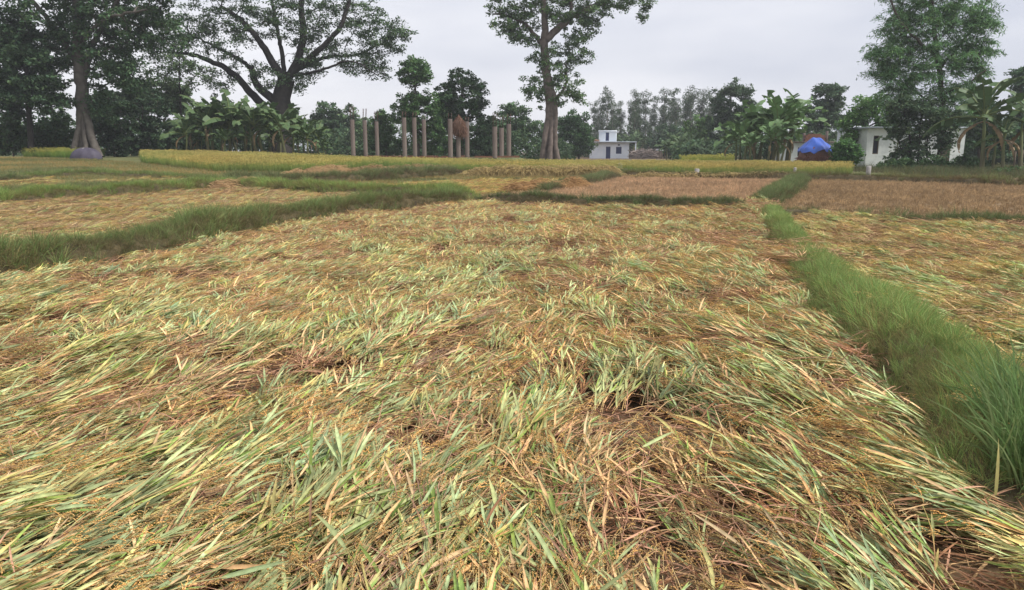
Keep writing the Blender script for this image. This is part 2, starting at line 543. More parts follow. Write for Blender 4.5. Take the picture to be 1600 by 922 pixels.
# --- grass tufts
def tuft(seed, n, h, r, w, cols, lean=.35, droop=.9, mat='grass', k=5, dry=0.0, seedheads=0.0):
    rng = np.random.default_rng(seed)
    mb = MB()
    for i in range(n):
        a = rng.uniform(0, 2 * math.pi); q = r * math.sqrt(rng.random())
        p0 = np.array([q * math.cos(a), q * math.sin(a), 0])
        az = a + rng.normal(0, .8)
        el = math.pi / 2 - abs(rng.normal(0, lean))
        hh = h * rng.uniform(.45, 1.1)
        c = cols[rng.integers(0, len(cols))]
        if rng.random() < dry: c = np.array([.30, .22, .11])
        p, d = curve_path(p0, az, el, hh, droop * rng.uniform(.4, 1.3), rng.normal(0, .4), k, -.05)
        s = np.cross(d, np.array([math.cos(a + 1), math.sin(a + 1), .3])); s /= np.linalg.norm(s, axis=1)[:, None] + 1e-9
        wp = np.interp(np.linspace(0, 1, k), [0, .3, .7, 1], [.7, 1, .7, .05]) * w / 2 * rng.uniform(.7, 1.3)
        strip(mb, p, wp, s, np.tile(c, (k, 1)) * rng.uniform(.7, 1.3))
        if rng.random() < seedheads:
            panicle(mb, rng, p[-1], d[-1], .16, C_GRAIN * rng.uniform(.8, 1.1), 18)
    return mb.mesh('tuft', M[mat])

G1, G2, G3 = np.array([.115, .155, .062]), np.array([.15, .20, .08]), np.array([.22, .235, .11])
gt = []
for s in range(4): gt.append(tuft(600 + s, 80, .34, .13, .005, (G1, G2, G3), .45, 1.0, dry=.18))         # 0-3 bund grass
for s in range(3): gt.append(tuft(620 + s, 60, .16, .13, .005, (G1, G3), .6, .8, dry=.25))              # 4-6 short turf
for s in range(3): gt.append(tuft(640 + s, 70, .28, .14, .0035, (np.array([.12, .095, .055]), np.array([.21, .155, .09]), np.array([.10, .11, .05])), .8, 1.3))  # 7-9 dead thatch
for s in range(2): gt.append(tuft(660 + s, 46, .62, .14, .010, (G2, G2 * 1.15, G3), .35, 1.1))          # 10-11 tall soft grass
GRASS = make_lib('grass_tufts', gt)

RG, RY = np.array([.15, .20, .05]), np.array([.34, .32, .10])
st = []
for s in range(5): st.append(tuft(700 + s, 42, .85, .10, .012, (RG, RG * 1.2, RY), .16, .5, seedheads=.0))
def rice_tuft(seed):
    rng = np.random.default_rng(seed)
    mb = MB()
    for i in range(34):
        a = rng.uniform(0, 2 * math.pi); q = .11 * math.sqrt(rng.random())
        p0 = np.array([q * math.cos(a), q * math.sin(a), 0])
        hh = rng.uniform(.5, .9)
        p, d = curve_path(p0, a + rng.normal(0, .6), math.pi / 2 - abs(rng.normal(0, .14)), hh, rng.uniform(.1, .7), 0, 6)
        s = np.cross(d, rng.normal(0, 1, 3)); s /= np.linalg.norm(s, axis=1)[:, None] + 1e-9
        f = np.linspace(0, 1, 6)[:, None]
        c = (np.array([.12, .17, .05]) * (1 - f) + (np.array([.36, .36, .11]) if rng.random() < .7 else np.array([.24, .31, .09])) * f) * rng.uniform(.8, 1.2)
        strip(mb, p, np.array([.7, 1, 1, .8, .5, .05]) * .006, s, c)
    for i in range(14):
        a = rng.uniform(0, 2 * math.pi)
        p0 = np.array([.1 * math.cos(a), .1 * math.sin(a), rng.uniform(.62, .82)])
        p, d = curve_path(p0, a, .9, .18, 1.9, 0, 6)
        tube(mb, p, np.array([.003, .008, .010, .010, .008, .003]), 4, np.array([.48, .37, .12]) * rng.uniform(.8, 1.2))
    return mb.mesh('standing_rice', M['grass'])
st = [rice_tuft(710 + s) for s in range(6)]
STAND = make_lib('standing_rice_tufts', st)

def stub(seed, col):
    rng = np.random.default_rng(seed)
    mb = MB()
    for i in range(16):
        a = rng.uniform(0, 2 * math.pi); q = .05 * rng.random()
        p, d = curve_path(np.array([q * math.cos(a), q * math.sin(a), 0]), a, rng.uniform(.8, 1.5), rng.uniform(.05, .14), .1, 0, 3)
        tube(mb, p, .003, 3, col * rng.uniform(.6, 1.25))
    for i in range(10):
        p, d = curve_path(np.array([*rng.normal(0, .12, 2), .01]), rng.uniform(0, 6.28), rng.normal(.1, .1), rng.uniform(.1, .3), .2, 0, 4)
        tube(mb, p, .003, 3, col * rng.uniform(.7, 1.3))
    return mb.mesh('stubble', M['grass'])
STUB = make_lib('stubble_tufts', [stub(730 + s, np.array([.46, .30, .16])) for s in range(4)])

# ------------------------------------------------------------------ ground
def axis_pts(a, b, step, lo, hi):
    c = list(np.arange(a, b + step / 2, step))
    l = []; s = step
    x = a
    while x > lo:
        s *= 1.5; x -= s; l.append(x)
    r = []; s = step; x = b
    while x < hi:
        s *= 1.5; x += s; r.append(x)
    return np.array(l[::-1] + c + r)
xs = axis_pts(-40, 40, .6, -2500, 2500); ys = axis_pts(-3, 70, .6, -300, 3500)
X, Y = np.meshgrid(xs, ys)
Z = gz(X, Y)
mb = MB()
nx = len(xs)
i = (np.arange(len(ys) - 1)[:, None] * nx + np.arange(nx - 1)[None]).ravel()
mb.add(np.stack([X.ravel(), Y.ravel(), Z.ravel()], 1), np.stack([i, i + 1, i + nx + 1, i + nx], 1))
tag(link('ground', mb.mesh('ground', M['soil'])), 'bare brown field soil under the flattened rice', 'ground', kind='structure')

def sheet(name, poly, mat, label, lift=.006, step=.5):
    """ground-hugging sheet covering a field polygon"""
    p = np.array(poly); x0, y0 = p.min(0); x1, y1 = p.max(0)
    gx = np.arange(x0, x1 + step, step); gy = np.arange(y0, y1 + step, step)
    X, Y = np.meshgrid(gx, gy); n = len(gx)
    cx = (X[:-1, :-1] + step / 2).ravel(); cy = (Y[:-1, :-1] + step / 2).ravel()
    i = (np.arange(len(gy) - 1)[:, None] * n + np.arange(n - 1)[None]).ravel()
    i = i[in_poly(cx, cy, poly)]
    m_ = MB()
    m_.add(np.stack([X.ravel(), Y.ravel(), gz(X, Y).ravel() + lift + .035], 1), np.stack([i, i + 1, i + n + 1, i + n], 1))
    return tag(link(name, m_.mesh(name, mat)), label, 'field', kind='structure')

def resample(pts, step):
    p = np.array(pts, float)
    s = np.concatenate([[0], np.cumsum(np.linalg.norm(np.diff(p, axis=0), axis=1))])
    n = max(3, int(s[-1] / step) + 1)
    u = np.linspace(0, s[-1], n)
    return np.stack([np.interp(u, s, p[:, 0]), np.interp(u, s, p[:, 1])], 1), u

BUNDS = {}
def bund(name, pts, half, height, label, seed, step=.3, taper=.5, wfac=None):
    p, u = resample(pts, step)
    # smooth the corners
    for _ in range(4):
        p[1:-1] = .5 * p[1:-1] + .25 * (p[:-2] + p[2:])
    d = np.gradient(p, axis=0); d /= np.linalg.norm(d, axis=1)[:, None]
    nrm = np.stack([-d[:, 1], d[:, 0]], 1)
    prof = [(-1.25, -.06), (-1, .18), (-.72, .78), (-.3, 1), (.3, 1), (.72, .78), (1, .18), (1.25, -.06)]
    k = len(p)
    hh = height * (.8 + .4 * vnoise(u * .8, u * 0 + seed, seed))
    wv = half * (.85 + .35 * vnoise(u * .7, u * 0 + seed + 9, seed))
    if wfac: wv = wv * np.interp(u, wfac[0], wfac[1])
    end = np.minimum(1, np.minimum(u, u[-1] - u) / taper + .15)
    V = []
    for a, b in prof:
        q = p + nrm * (a * wv * (1 + .25 * (vnoise(u * 3, u * 0 + a * 7, seed) - .5)))[:, None]
        z = gz(q[:, 0], q[:, 1]) + b * hh * end * (1 + .25 * (vnoise(u * 2.5, u * 0 + a * 3, seed + 3) - .5))
        V.append(np.column_stack([q, z]))
    V = np.stack(V, 1)
    m_ = len(prof)
    i = (np.arange(k - 1)[:, None] * m_ + np.arange(m_ - 1)[None]).ravel()
    b_ = MB()
    b_.add(V.reshape(-1, 3), np.stack([i, i + m_, i + m_ + 1, i + 1], 1))
    o = tag(link('field_bund', b_.mesh('field_bund', M['earth_bank'])), label, 'bund', kind='structure')
    BUNDS[name] = (p, nrm, u, wv, hh * end)
    return o

def bund_height(x, y, name):
    p, nrm, u, wv, hh = BUNDS[name]
    dx = x[:, None] - p[None, :, 0]; dy = y[:, None] - p[None, :, 1]
    j = np.argmin(dx * dx + dy * dy, 1)
    a = (dx[np.arange(len(x)), j] * nrm[j, 0] + dy[np.arange(len(x)), j] * nrm[j, 1]) / wv[j]
    return np.interp(np.abs(a), [0, .3, .72, 1, 1.25], [1, 1, .78, .18, 0]) * hh[j], a, j

def bund_grass(name, per_m, label, seed, idx_top=(0, 4), scale=1.0, thatch=.35, tone=(1, 1, 1), cover=(-1.1, 1.1), gap=None, near_side=-1, flank=.4):
    rng = np.random.default_rng(seed)
    p, nrm, u, wv, hh = BUNDS[name]
    n = int(u[-1] * per_m)
    uu = rng.uniform(0, u[-1], n)
    a = rng.uniform(cover[0], cover[1], n)
    j = np.clip(np.searchsorted(u, uu), 1, len(u) - 1)
    f = ((uu - u[j - 1]) / (u[j] - u[j - 1]))[:, None]
    c = p[j - 1] * (1 - f) + p[j] * f
    q = c + nrm[j] * (a * wv[j])[:, None]
    z = gz(q[:, 0], q[:, 1]) + np.interp(np.abs(a), [0, .3, .72, 1, 1.25], [1, 1, .78, .18, 0]) * hh[j] - .02
    side = a * near_side > flank
    idx = np.where(side & (rng.random(n) < .82) | (rng.random(n) < thatch * .4), rng.integers(7, 10, n), rng.integers(idx_top[0], idx_top[1], n))
    idx = np.where(rng.random(n) < .05, rng.integers(10, 12, n), idx)
    pt = vnoise(q[:, 0] * 1.4, q[:, 1] * 1.4, seed)
    sc_ = scale * np.where(idx > 9, .75, 1) * rng.uniform(.7, 1.2, n) * (.6 + .75 * pt) * np.where(side, 1.0, 1)
    keep = np.ones(n, bool)
    if gap is not None:
        keep = rng.random(n) < gap(uu)
    v = rng.uniform(.8, 1.2, n)[:, None] * (.8 + .4 * pt)[:, None]
    t = np.array(tone)[None] * v
    # lean outwards on the flanks
    rot = np.column_stack([rng.normal(0, .15, n), rng.normal(0, .15, n), rng.uniform(0, 6.28, n)])
    k = keep
    return scatter('bund_grass', GRASS, np.column_stack([q, z])[k], rot[k], sc_[k], idx[k], t[k], label, 'grass')

def off(pts, dx=0, dy=0):
    return [(x + dx, y + dy) for x, y in pts]

# near base lines of the bunds, laid out on the ground
A = [gp(*q) for q in [(-90, 470), (0, 448), (130, 427), (250, 398), (350, 375), (430, 359), (500, 348), (600, 335), (680, 326), (735, 322)]]
bund('A', off(A, -.1, .38), .42, .40, 'earth bank between the foreground rice and the yellow field on the left', 1)
B = [gp(*q) for q in [(740, 323), (850, 325), (1000, 330), (1100, 334), (1190, 336)]]
bund('B', off(B, 0, .35), .36, .28, 'straight earth bank along the far edge of the foreground rice', 2)
Cc = [gp(*q) for q in [(1192, 326), (1208, 355), (1238, 400), (1268, 440), (1330, 490), (1415, 560), (1500, 640), (1590, 740), (1700, 880)]]
bund('C', off(Cc, .05, .1), .34, .20, 'low earth bank running from the near right corner to the far bank', 3, wfac=([0, 9, 12, 18], [.58, .58, .95, 1.12]))
D = [gp(*q) for q in [(1192, 324), (1215, 312), (1234, 298), (1248, 286), (1252, 280)]]
bund('D', off(D, .1, .3), .45, .22, 'grassy bank dividing the two brown stubble fields', 4)
E = [gp(*q) for q in [(1200, 336), (1300, 341), (1410, 350), (1500, 355), (1700, 364)]]
bund('E', off(E, 0, .3), .34, .15, 'low bank in front of the dark brown stubble field on the right', 5)
F1 = [gp(*q) for q in [(850, 302), (905, 291), (945, 281), (978, 273)]]
bund('F1', off(F1, 0, .3), .4, .2, 'short slanting bank left of the tan stubble field', 6)
F2 = [gp(*q) for q in [(972, 277), (1100, 281), (1250, 282), (1400, 286), (1700, 296)]]
bund('F2', off(F2, 0, .4), .45, .3, 'long bank along the far side of the stubble fields', 7, step=.6)
Gb = [gp(*q) for q in [(-110, 332), (0, 323), (100, 315), (200, 309), (260, 304), (340, 297), (420, 300), (520, 306), (640, 311), (738, 317)]]
bund('G', off(Gb, 0, .4), .5, .36, 'thick grassy bank behind the yellow field on the left', 8)
Hb = [gp(*q) for q in [(352, 287), (430, 289), (500, 288), (600, 282), (720, 274)]]
bund('H', off(Hb, 0, .4), .5, .34, 'second grassy bank farther back on the left', 9, step=.5)
I1 = [gp(*q) for q in [(-120, 268), (0, 267), (60, 265), (150, 261), (300, 261), (420, 266)]]
bund('I1', off(I1, 0, .4), .5, .22, 'far low bank on the left below the laid straw', 10, step=.6)
I3 = [gp(*q) for q in [(-120, 258), (0, 257), (120, 254), (260, 256), (420, 262), (520, 266)]]
bund('I3', off(I3, 0, .4), .6, .16, 'faint grassy bank in front of the grey covered heap', 12, step=.8)
I2 = [gp(*q) for q in [(-120, 288), (0, 287), (60, 285)]]
bund('I2', off(I2, 0, .3), .45, .2, 'short grassy bank at the far left edge', 11, step=.5)

# fields
tan_field = [gp(*q) for q in [(700, 316), (890, 295), (985, 276), (1100, 280), (1248, 282), (1232, 298), (1212, 312), (1190, 326), (1090, 331), (990, 327), (850, 322)]]
brown_field = [gp(*q) for q in [(1256, 282), (1400, 286), (1700, 296), (1900, 310), (1900, 371), (1600, 359), (1500, 354), (1410, 349), (1300, 340), (1200, 335), (1218, 312), (1240, 298)]]
sheet('tan_stubble_field', tan_field, M['stubble_tan'], 'tan cut stubble field between the banks right of centre')
sheet('brown_stubble_field', brown_field, M['stubble_brown'], 'darker brown stubble field at far right')
left_turf = [gp(*q) for q in [(-400, 296), (-400, 247), (0, 247), (220, 250), (480, 259), (700, 267), (980, 272), (930, 282), (850, 300), (735, 308), (640, 303), (520, 299), (420, 293), (340, 288), (200, 297), (0, 308)]]
sheet('terrace_turf', left_turf, M['turf'], 'short olive turf of the low terraces on the left', step=.7)

# ------------------------------------------------------------------ flattened rice
def flow_main(x, y):
    """direction the flattened plants point, radians from +X"""
    px = x / np.maximum(y, 1.0)                       # position across the view from the near bank
    a = np.interp(px, [-.9, -.45, -.1, .2, .45, .8], [.72, .82, 1.25, 1.72, 2.2, 2.45])
    a = a + (fbm(x * .55, y * .55, 21) - .5) * 2.0 + (fbm(x * 1.6, y * 1.6, 22) - .5) * 1.3
    return a

def lay_rice(name, poly, step, flow, seed, mix, label, band=.52, tone=(1, 1, 1), lift=0.0, litter_step=.3, hum=.14, size=(.62, .93), tvar=.22, gaps=.312, bandmix=1.2):
    rng = np.random.default_rng(seed)
    x, y = jitter_grid(poly, step, rng)
    a = flow(x, y)
    # hills gather in rows across the lie of the plants
    am = np.median(a)
    s = (x * np.cos(am) + y * np.sin(am)) / band + 1.6 * fbm(x * .5, y * .5, seed + 4)
    ph = s - np.floor(s)
    hole = fbm(x * 1.7, y * 1.7, seed + 7)
    k = rng.random(len(x)) < np.where(ph < .55, 1.0, .6) * np.clip((hole - gaps) / .1, .06, 1)
    x, y, a, ph = x[k], y[k], a[k], ph[k]
    n = len(x)
    u = fbm(x * .9, y * .9, seed + 1) * .6 + fbm(x * 3.1, y * 3.1, seed + 2) * .4
    u = np.clip((u - .5) * 1.9 + .5 + rng.normal(0, .13, n) + np.where(ph < .5, -.16, .2) * bandmix, 0, .999)
    idx = mix(u, x, y, rng)
    a = a + rng.normal(0, 1, n) * np.interp(y, [3, 9], [.24, .42])
    hump = hum * (fbm(x * 1.1, y * 1.1, seed + 6) - .35) * 2
    z = gz(x, y) + np.maximum(hump, 0) + rng.uniform(0, .05, n) + lift
    rot = np.column_stack([rng.normal(0, .12, n), rng.normal(-.03, .08, n), a])
    sc_ = rng.uniform(size[0], size[1], n) * np.interp(y, [3, 11], [1, .74])
    br = (1 + rng.normal(0, tvar, n)).clip(.5, 1.5)
    warm = rng.normal(0, .06, n)
    t = np.array(tone)[None] * br[:, None] * np.column_stack([1 + warm, np.ones(n), 1 - warm])
    lx, ly = jitter_grid(poly, litter_step, rng)
    m_ = len(lx)
    lz = gz(lx, ly) + np.maximum(hum * (fbm(lx * 1.1, ly * 1.1, seed + 6) - .35) * 2, 0) * .8 + lift
    lz = lz + np.where(rng.random(m_) < .35, rng.uniform(.04, .11, m_), 0)
    lrot = np.column_stack([rng.normal(0, .08, m_), rng.normal(0, .08, m_), flow(lx, ly) + rng.normal(0, .5, m_)])
    lidx = rng.integers(17, 22, m_)
    P = np.vstack([np.column_stack([x, y, z]), np.column_stack([lx, ly, lz])])
    T = np.vstack([t, np.repeat(np.array(tone)[None] * .95, m_, 0)])
    return scatter(name, RICE, P, np.vstack([rot, lrot]), np.concatenate([sc_, rng.uniform(.8, 1.25, m_)]), np.concatenate([idx, lidx]), T, label, 'rice')

def mix_main(u, x, y, rng):
    n = len(u)
    px = x / np.maximum(y, 1.0)
    b = np.clip(u + np.interp(px, [-.6, -.2, .2, .38, .6], [-.16, -.09, -.03, -.06, -.22]) * np.interp(y, [5, 9], [1, .3]), 0, .999)
    return np.where(b < .50, rng.integers(0, 5, n), np.where(b < .68, rng.integers(5, 9, n), np.where(b < .86, rng.integers(9, 13, n), rng.integers(13, 17, n))))

main_poly = [(-3.0, .9), (-6.5, 4.5), (-9.5, 8.6)] + off(A[1:], .15, -.12) + off(B, 0, -.05) + [(x + o_, y) for (x, y), o_ in zip(Cc[1:], (-.05, -.22, .1, -.3, -.33, -.34, -.26, -.1))] + [(2.6, .9)]
lay_rice('flattened_rice', main_poly, .12, flow_main, 31, mix_main, 'flattened green and straw rice crop covering the whole foreground field')

def flow_right(x, y):
    return 2.75 + (fbm(x * .5, y * .5, 41) - .5) * 2.2 + (fbm(x * 1.7, y * 1.7, 42) - .5) * 1.1
def mix_right(u, x, y, rng):
    n = len(u)
    return np.where(u < .45, rng.integers(0, 5, n), np.where(u < .70, rng.integers(13, 17, n), np.where(u < .8, rng.integers(5, 9, n), rng.integers(9, 13, n))))
right_poly = [(x + o_, y) for (x, y), o_ in zip(Cc[1:][::-1], (.40, .40, .40, .38, .36, .12, .24, .05))] + [(x, y - .1) for x, y in E[1:]] + [(16, 9.0), (7.5, 3.0)]
lay_rice('flattened_rice', right_poly, .135, flow_right, 51, mix_right, 'flattened yellow green rice crop in the field beyond the right hand bank', tone=(1.0, 1.10, 1.05))

def flow_left(x, y):
    return .25 + (fbm(x * .4, y * .4, 61) - .5) * 1.2
def mix_left(u, x, y, rng):
    n = len(u)
    return np.where(u < .22, rng.integers(0, 5, n), np.where(u < .78, rng.integers(13, 17, n), rng.integers(9, 13, n)))
left_poly = off(A, -.3, .85) + [(x, y - .1) for x, y in Gb[::-1]]
lay_rice('flattened_rice', left_poly, .18, flow_left, 71, mix_left, 'flattened golden yellow rice in the field behind the left bank', tone=(.98, 1.10, 1.08), hum=.08, tvar=.2)

for k, (pts_, lf_) in enumerate([([(1226, 410), (1268, 408), (1296, 438), (1250, 440)], .16), ([(1162, 330), (1202, 327), (1212, 338), (1178, 346)], .14)]):
    lay_rice('spilled_straw', [gp(*q_) for q_ in pts_], .13, flow_main, 58 + k, mix_right, ['rice straw spilled across the gap in the right bank', 'rice straw heaped on the corner where the banks meet'][k], lift=lf_, litter_step=.22)

mid_poly = [gp(*q) for q in [(540, 300), (640, 287), (760, 282), (905, 283), (870, 292), (800, 303), (735, 306), (640, 302)]]
lay_rice('flattened_rice', mid_poly, .26, flow_left, 81, mix_left, 'narrow patch of yellow green flattened rice beyond the bank junction', tone=(1.05, 1.08, .85), hum=.04, litter_step=.45)
for k, pg in enumerate([[(-60, 264), (-60, 257), (60, 256), (95, 258), (60, 262)], [(45, 287), (110, 270), (265, 266), (290, 274), (180, 286)]]):
    pl = [gp(*q) for q in pg]
    lay_rice('laid_rice', pl, .30, flow_left, 91 + k, lambda u, x, y, r: r.integers(13, 17, len(u)), ['strip of yellow laid rice at the far left edge', 'strip of golden laid rice just above the thick left bank'][k], tone=(.95, 1.02, .95), hum=.2, litter_step=.6)

# stubble
def stubble(poly, step, seed, tone, label):
    rng = np.random.default_rng(seed)
    x, y = jitter_grid(poly, step, rng)
    n = len(x)
    v = (.75 + .5 * fbm(x * .8, y * .8, seed))[:, None] * rng.uniform(.7, 1.3, n)[:, None]
    scatter('rice_stubble', STUB, np.column_stack([x, y, gz(x, y) + .03]), np.column_stack([np.zeros(n), np.zeros(n), rng.uniform(0, 6.28, n)]),
            rng.uniform(.8, 1.5, n), rng.integers(0, 4, n), np.array(tone)[None] * v, label, 'stubble')
stubble(tan_field, .22, 95, (1.25, 1.32, 1.5), 'short tan stubble rows in the paler cut field')
stubble(brown_field, .22, 96, (1.0, 1.08, 1.12), 'short dark brown stubble in the far right field')

# turf on the left terraces
rng = np.random.default_rng(97)
x, y = jitter_grid(left_turf, .38, rng)
k = ~in_poly(x, y, mid_poly); x, y = x[k], y[k]
n = len(x)
v = (.45 + 1.1 * fbm(x * .22, y * .5, 98))[:, None]
scatter('terrace_grass', GRASS, np.column_stack([x, y, gz(x, y) + .02]), np.column_stack([np.zeros(n), np.zeros(n), rng.uniform(0, 6.28, n)]),
        rng.uniform(.7, 1.4, n), rng.integers(4, 7, n), np.column_stack([np.interp(v[:, 0], [.7, 1.2], [.8, 1.35]), np.ones(n), .85 * np.ones(n)]) * v, 'short olive grass on the stepped terraces at left', 'grass')

# grass on the bunds
bund_grass('A', 150, 'fringe of dark green grass on the left bank of the foreground field', 201, thatch=.5, scale=.66, tone=(1.05, 1.15, .95), flank=.1)
bund_grass('B', 90, 'thin grass along the straight bank beyond the foreground rice', 202, thatch=.7, scale=.55, tone=(.72, .78, .75), near_side=-1)
def gapC(u): return np.interp(u, [0, 2.2, 3.2, 9.6, 10.0, 11.0, 11.5, 30], [.05, .1, .8, .8, .02, .02, 1, 1])
bund_grass('C', 560, 'soft green grass along the bank on the right of the foreground field', 203, thatch=.5, scale=.5, tone=(1.5, 1.7, 1.25), gap=gapC, near_side=-1, flank=-.05, cover=(-1.4, 1.25))
bund_grass('D', 120, 'grass on the bank between the two stubble fields', 204, scale=.8, tone=(.92, 1, .9))
bund_grass('E', 70, 'strip of green grass in front of the dark brown stubble', 205, scale=.75, thatch=.2, tone=(.9, 1, .9), gap=lambda u: np.interp(u, [0, 3.2, 4.2, 40], [.12, .12, 1, 1]))
bund_grass('F1', 70, 'grass on the short slanting bank', 206, scale=.8)
bund_grass('F2', 45, 'brownish grass along the far bank of the stubble fields', 207, scale=.85, thatch=1.2, tone=(1.05, .95, .85))
bund_grass('G', 110, 'bright green grass on the thick bank at left', 208, scale=.72, thatch=.5, tone=(1.3, 1.5, 1.0), flank=.25)
bund_grass('H', 70, 'grass on the second bank at left', 209, scale=1.05, thatch=.4)
bund_grass('I1', 50, 'grass on the far low bank at left', 210, scale=.8)
bund_grass('I3', 36, 'grass on the faint bank in front of the grey heap', 214, scale=.75, tone=(1.0, 1.15, .85))
bund_grass('I2', 60, 'grass on the short bank at the left edge', 211, scale=.9)

# tall soft grass at the near end of the right bank
rng = np.random.default_rng(212)
q = np.array([gp(rng.uniform(1545, 1680), rng.uniform(690, 800)) for _ in range(26)])
n = len(q)
scatter('tall_grass', GRASS, np.column_stack([q, gz(q[:, 0], q[:, 1]) + .12]), np.column_stack([rng.normal(0, .2, n), rng.normal(0, .2, n), rng.uniform(0, 6.28, n)]), rng.uniform(.6, .95, n), rng.integers(10, 12, n),
        np.ones((n, 3)) * np.array([.95, 1.15, 1.0]), 'tall soft green grass at the near right corner', 'grass')

# ------------------------------------------------------------------ standing rice
def stand_rice(poly, step, seed, tone, label, hs=1.0):
    rng = np.random.default_rng(seed)
    x, y = jitter_grid(poly, step, rng)
    n = len(x)
    v = (.8 + .4 * fbm(x * .25, y * .25, seed))[:, None] * rng.uniform(.85, 1.15, n)[:, None]
    g = fbm(x * .15, y * .15, seed + 3)[:, None]
    t = np.array(tone)[None] * v * np.hstack([.85 + .3 * g, np.ones((n, 1)), .95 + 0 * g])
    scatter('standing_rice', STAND, np.column_stack([x, y, gz(x, y)]), np.column_stack([rng.normal(0, .07, n), rng.normal(0, .07, n), rng.uniform(0, 6.28, n)]),
            hs * rng.uniform(.72, 1.12, n) * (.85 + .3 * fbm(x * .7, y * .7, seed + 5)), rng.integers(0, 6, n), t, label, 'rice')
front = [gp(*q) for q in [(222, 250), (340, 253), (480, 258), (600, 263), (700, 267), (850, 271), (980, 273), (1120, 274), (1250, 275), (1330, 274)]]
back = [at(px, 246, Yd)[:2] for px, Yd in [(1330, 54), (1200, 63), (1050, 66), (900, 64), (700, 60), (560, 60), (400, 66), (222, 72)]]
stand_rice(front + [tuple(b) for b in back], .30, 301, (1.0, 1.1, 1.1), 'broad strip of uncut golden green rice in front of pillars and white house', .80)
lf = [gp(*q) for q in [(30, 247), (103, 247)]]
stand_rice([lf[0], lf[1], (lf[1][0] - .3, lf[1][1] + 7), (lf[0][0] - .3, lf[0][1] + 7)], .30, 302, (.85, 1.05, .85), 'small block of uncut rice left of the grey covered heap')
rb = [at(px, 247, Yd)[:2] for px, Yd in [(1066, 72), (1146, 72), (1146, 78), (1066, 78)]]
stand_rice([tuple(b) for b in rb], .4, 303, (1.0, 1.25, .9), 'low pale green crop patch beside the banana clump beyond the rice', 1.25)

# ------------------------------------------------------------------ trees
def leaf_cloud(mb, centers, n_per, spread, size, col, rng, flat=.55, var=.25, droop=0.0, cvar=.2, aspect=.5):
    centers = np.asarray(centers, float)
    m = len(centers)
    if m == 0: return
    c = np.repeat(centers, n_per, 0)
    n = len(c)
    o = rng.normal(0, 1, (n, 3)); o /= np.linalg.norm(o, axis=1)[:, None]
    o *= (rng.random((n, 1)) ** .45)
    sp = np.repeat(rng.uniform(.7, 1.3, (m, 1)), n_per, 0) * np.asarray(spread)[None]
    c = c + o * sp
    c[:, 2] -= droop * (o[:, 0] ** 2 + o[:, 1] ** 2) * sp[:, 0]
    a = rng.normal(0, 1, (n, 3)); a[:, 2] = a[:, 2] * .6 - droop * .8
    a += o * .8
    a /= np.linalg.norm(a, axis=1)[:, None]
    nr = rng.normal(0, 1, (n, 3)); nr[:, 2] = np.abs(nr[:, 2]) + flat
    b = np.cross(a, nr); b /= np.linalg.norm(b, axis=1)[:, None] + 1e-9
    s = size * rng.uniform(.6, 1.4, (n, 1))
    v = np.stack([c - a * s, c + b * s * aspect, c + a * s, c - b * s * aspect], 1).reshape(-1, 3)
    q = np.arange(n * 4).reshape(n, 4)
    k = np.repeat(rng.uniform(1 - cvar, 1 + cvar, (m, 1)), n_per, 0) * rng.uniform(1 - var, 1 + var, (n, 1))
    hue = rng.normal(0, .07, (n, 1))
    cc = np.asarray(col)[None] * np.array([2.05, 2.5, 1.75])[None] * k * np.hstack([1 + hue, np.ones((n, 1)), 1 - hue])
    mb.add(v, q, c=np.repeat(cc, 4, 0))

def ellipsoid_pts(c, r, n, rng, shell=.5):
    o = rng.normal(0, 1, (n, 3)); o /= np.linalg.norm(o, axis=1)[:, None]
    q = (shell + (1 - shell) * rng.random((n, 1))) if shell > 0 else rng.random((n, 1)) ** .33
    return np.asarray(c)[None] + o * q * np.asarray(r)[None]

def grow(limbs, targets, rng, tip=.02, power=.42, wob=.12, seg=.8):
    """join every target to the nearest wood; returns edges (p, q, rp, rq)"""
    P = []; par = []; base = []
    for pts, r0, r1 in limbs:
        q, u = [], None
        pts = np.asarray(pts, float)
        s = np.concatenate([[0], np.cumsum(np.linalg.norm(np.diff(pts, axis=0), axis=1))])
        k = max(3, int(s[-1] / seg) + 1)
        uu = np.linspace(0, s[-1], k)
        pp = np.stack([np.interp(uu, s, pts[:, i]) for i in range(3)], 1)
        start = len(P)
        for i in range(k):
            P.append(pp[i]); par.append(len(P) - 2 if i else -1)
            base.append(False)
    n0 = len(P)
    cap = n0 + len(targets) * 14
    arr = np.zeros((cap, 3)); arr[:n0] = P
    parent = np.full(cap, -1); parent[:n0] = par
    depth = np.zeros(cap); n = n0
    t = np.asarray(targets, float)
    d0 = np.min(np.linalg.norm(t[:, None] - arr[None, :n0], axis=2), 1)
    for i in np.argsort(d0):
        d = np.linalg.norm(arr[:n] - t[i], axis=1)
        low = np.maximum(0, arr[:n, 2] - t[i, 2])
        cost = d + .5 * low + .05 * depth[:n]
        j = int(np.argmin(cost))
        k = int(np.clip(d[j] / seg, 1, 12))
        a = arr[j]; dv = t[i] - a
        bend = rng.normal(0, wob, 3) * d[j]
        prev = j
        for m in range(1, k + 1):
            f = m / k
            arr[n] = a + dv * f + bend * math.sin(f * math.pi) + np.array([0, 0, .08 * d[j] * math.sin(f * math.pi)])
            parent[n] = prev; depth[n] = depth[prev] + 1
            prev = n; n += 1
    cnt = np.zeros(n)
    ch = np.zeros(n, int)
    for i in range(n - 1, n0 - 1, -1):
        if cnt[i] == 0: cnt[i] = 1
        if parent[i] >= n0: cnt[parent[i]] += cnt[i]
    rad = tip * cnt ** power
    return arr[:n], parent[:n], rad, n0

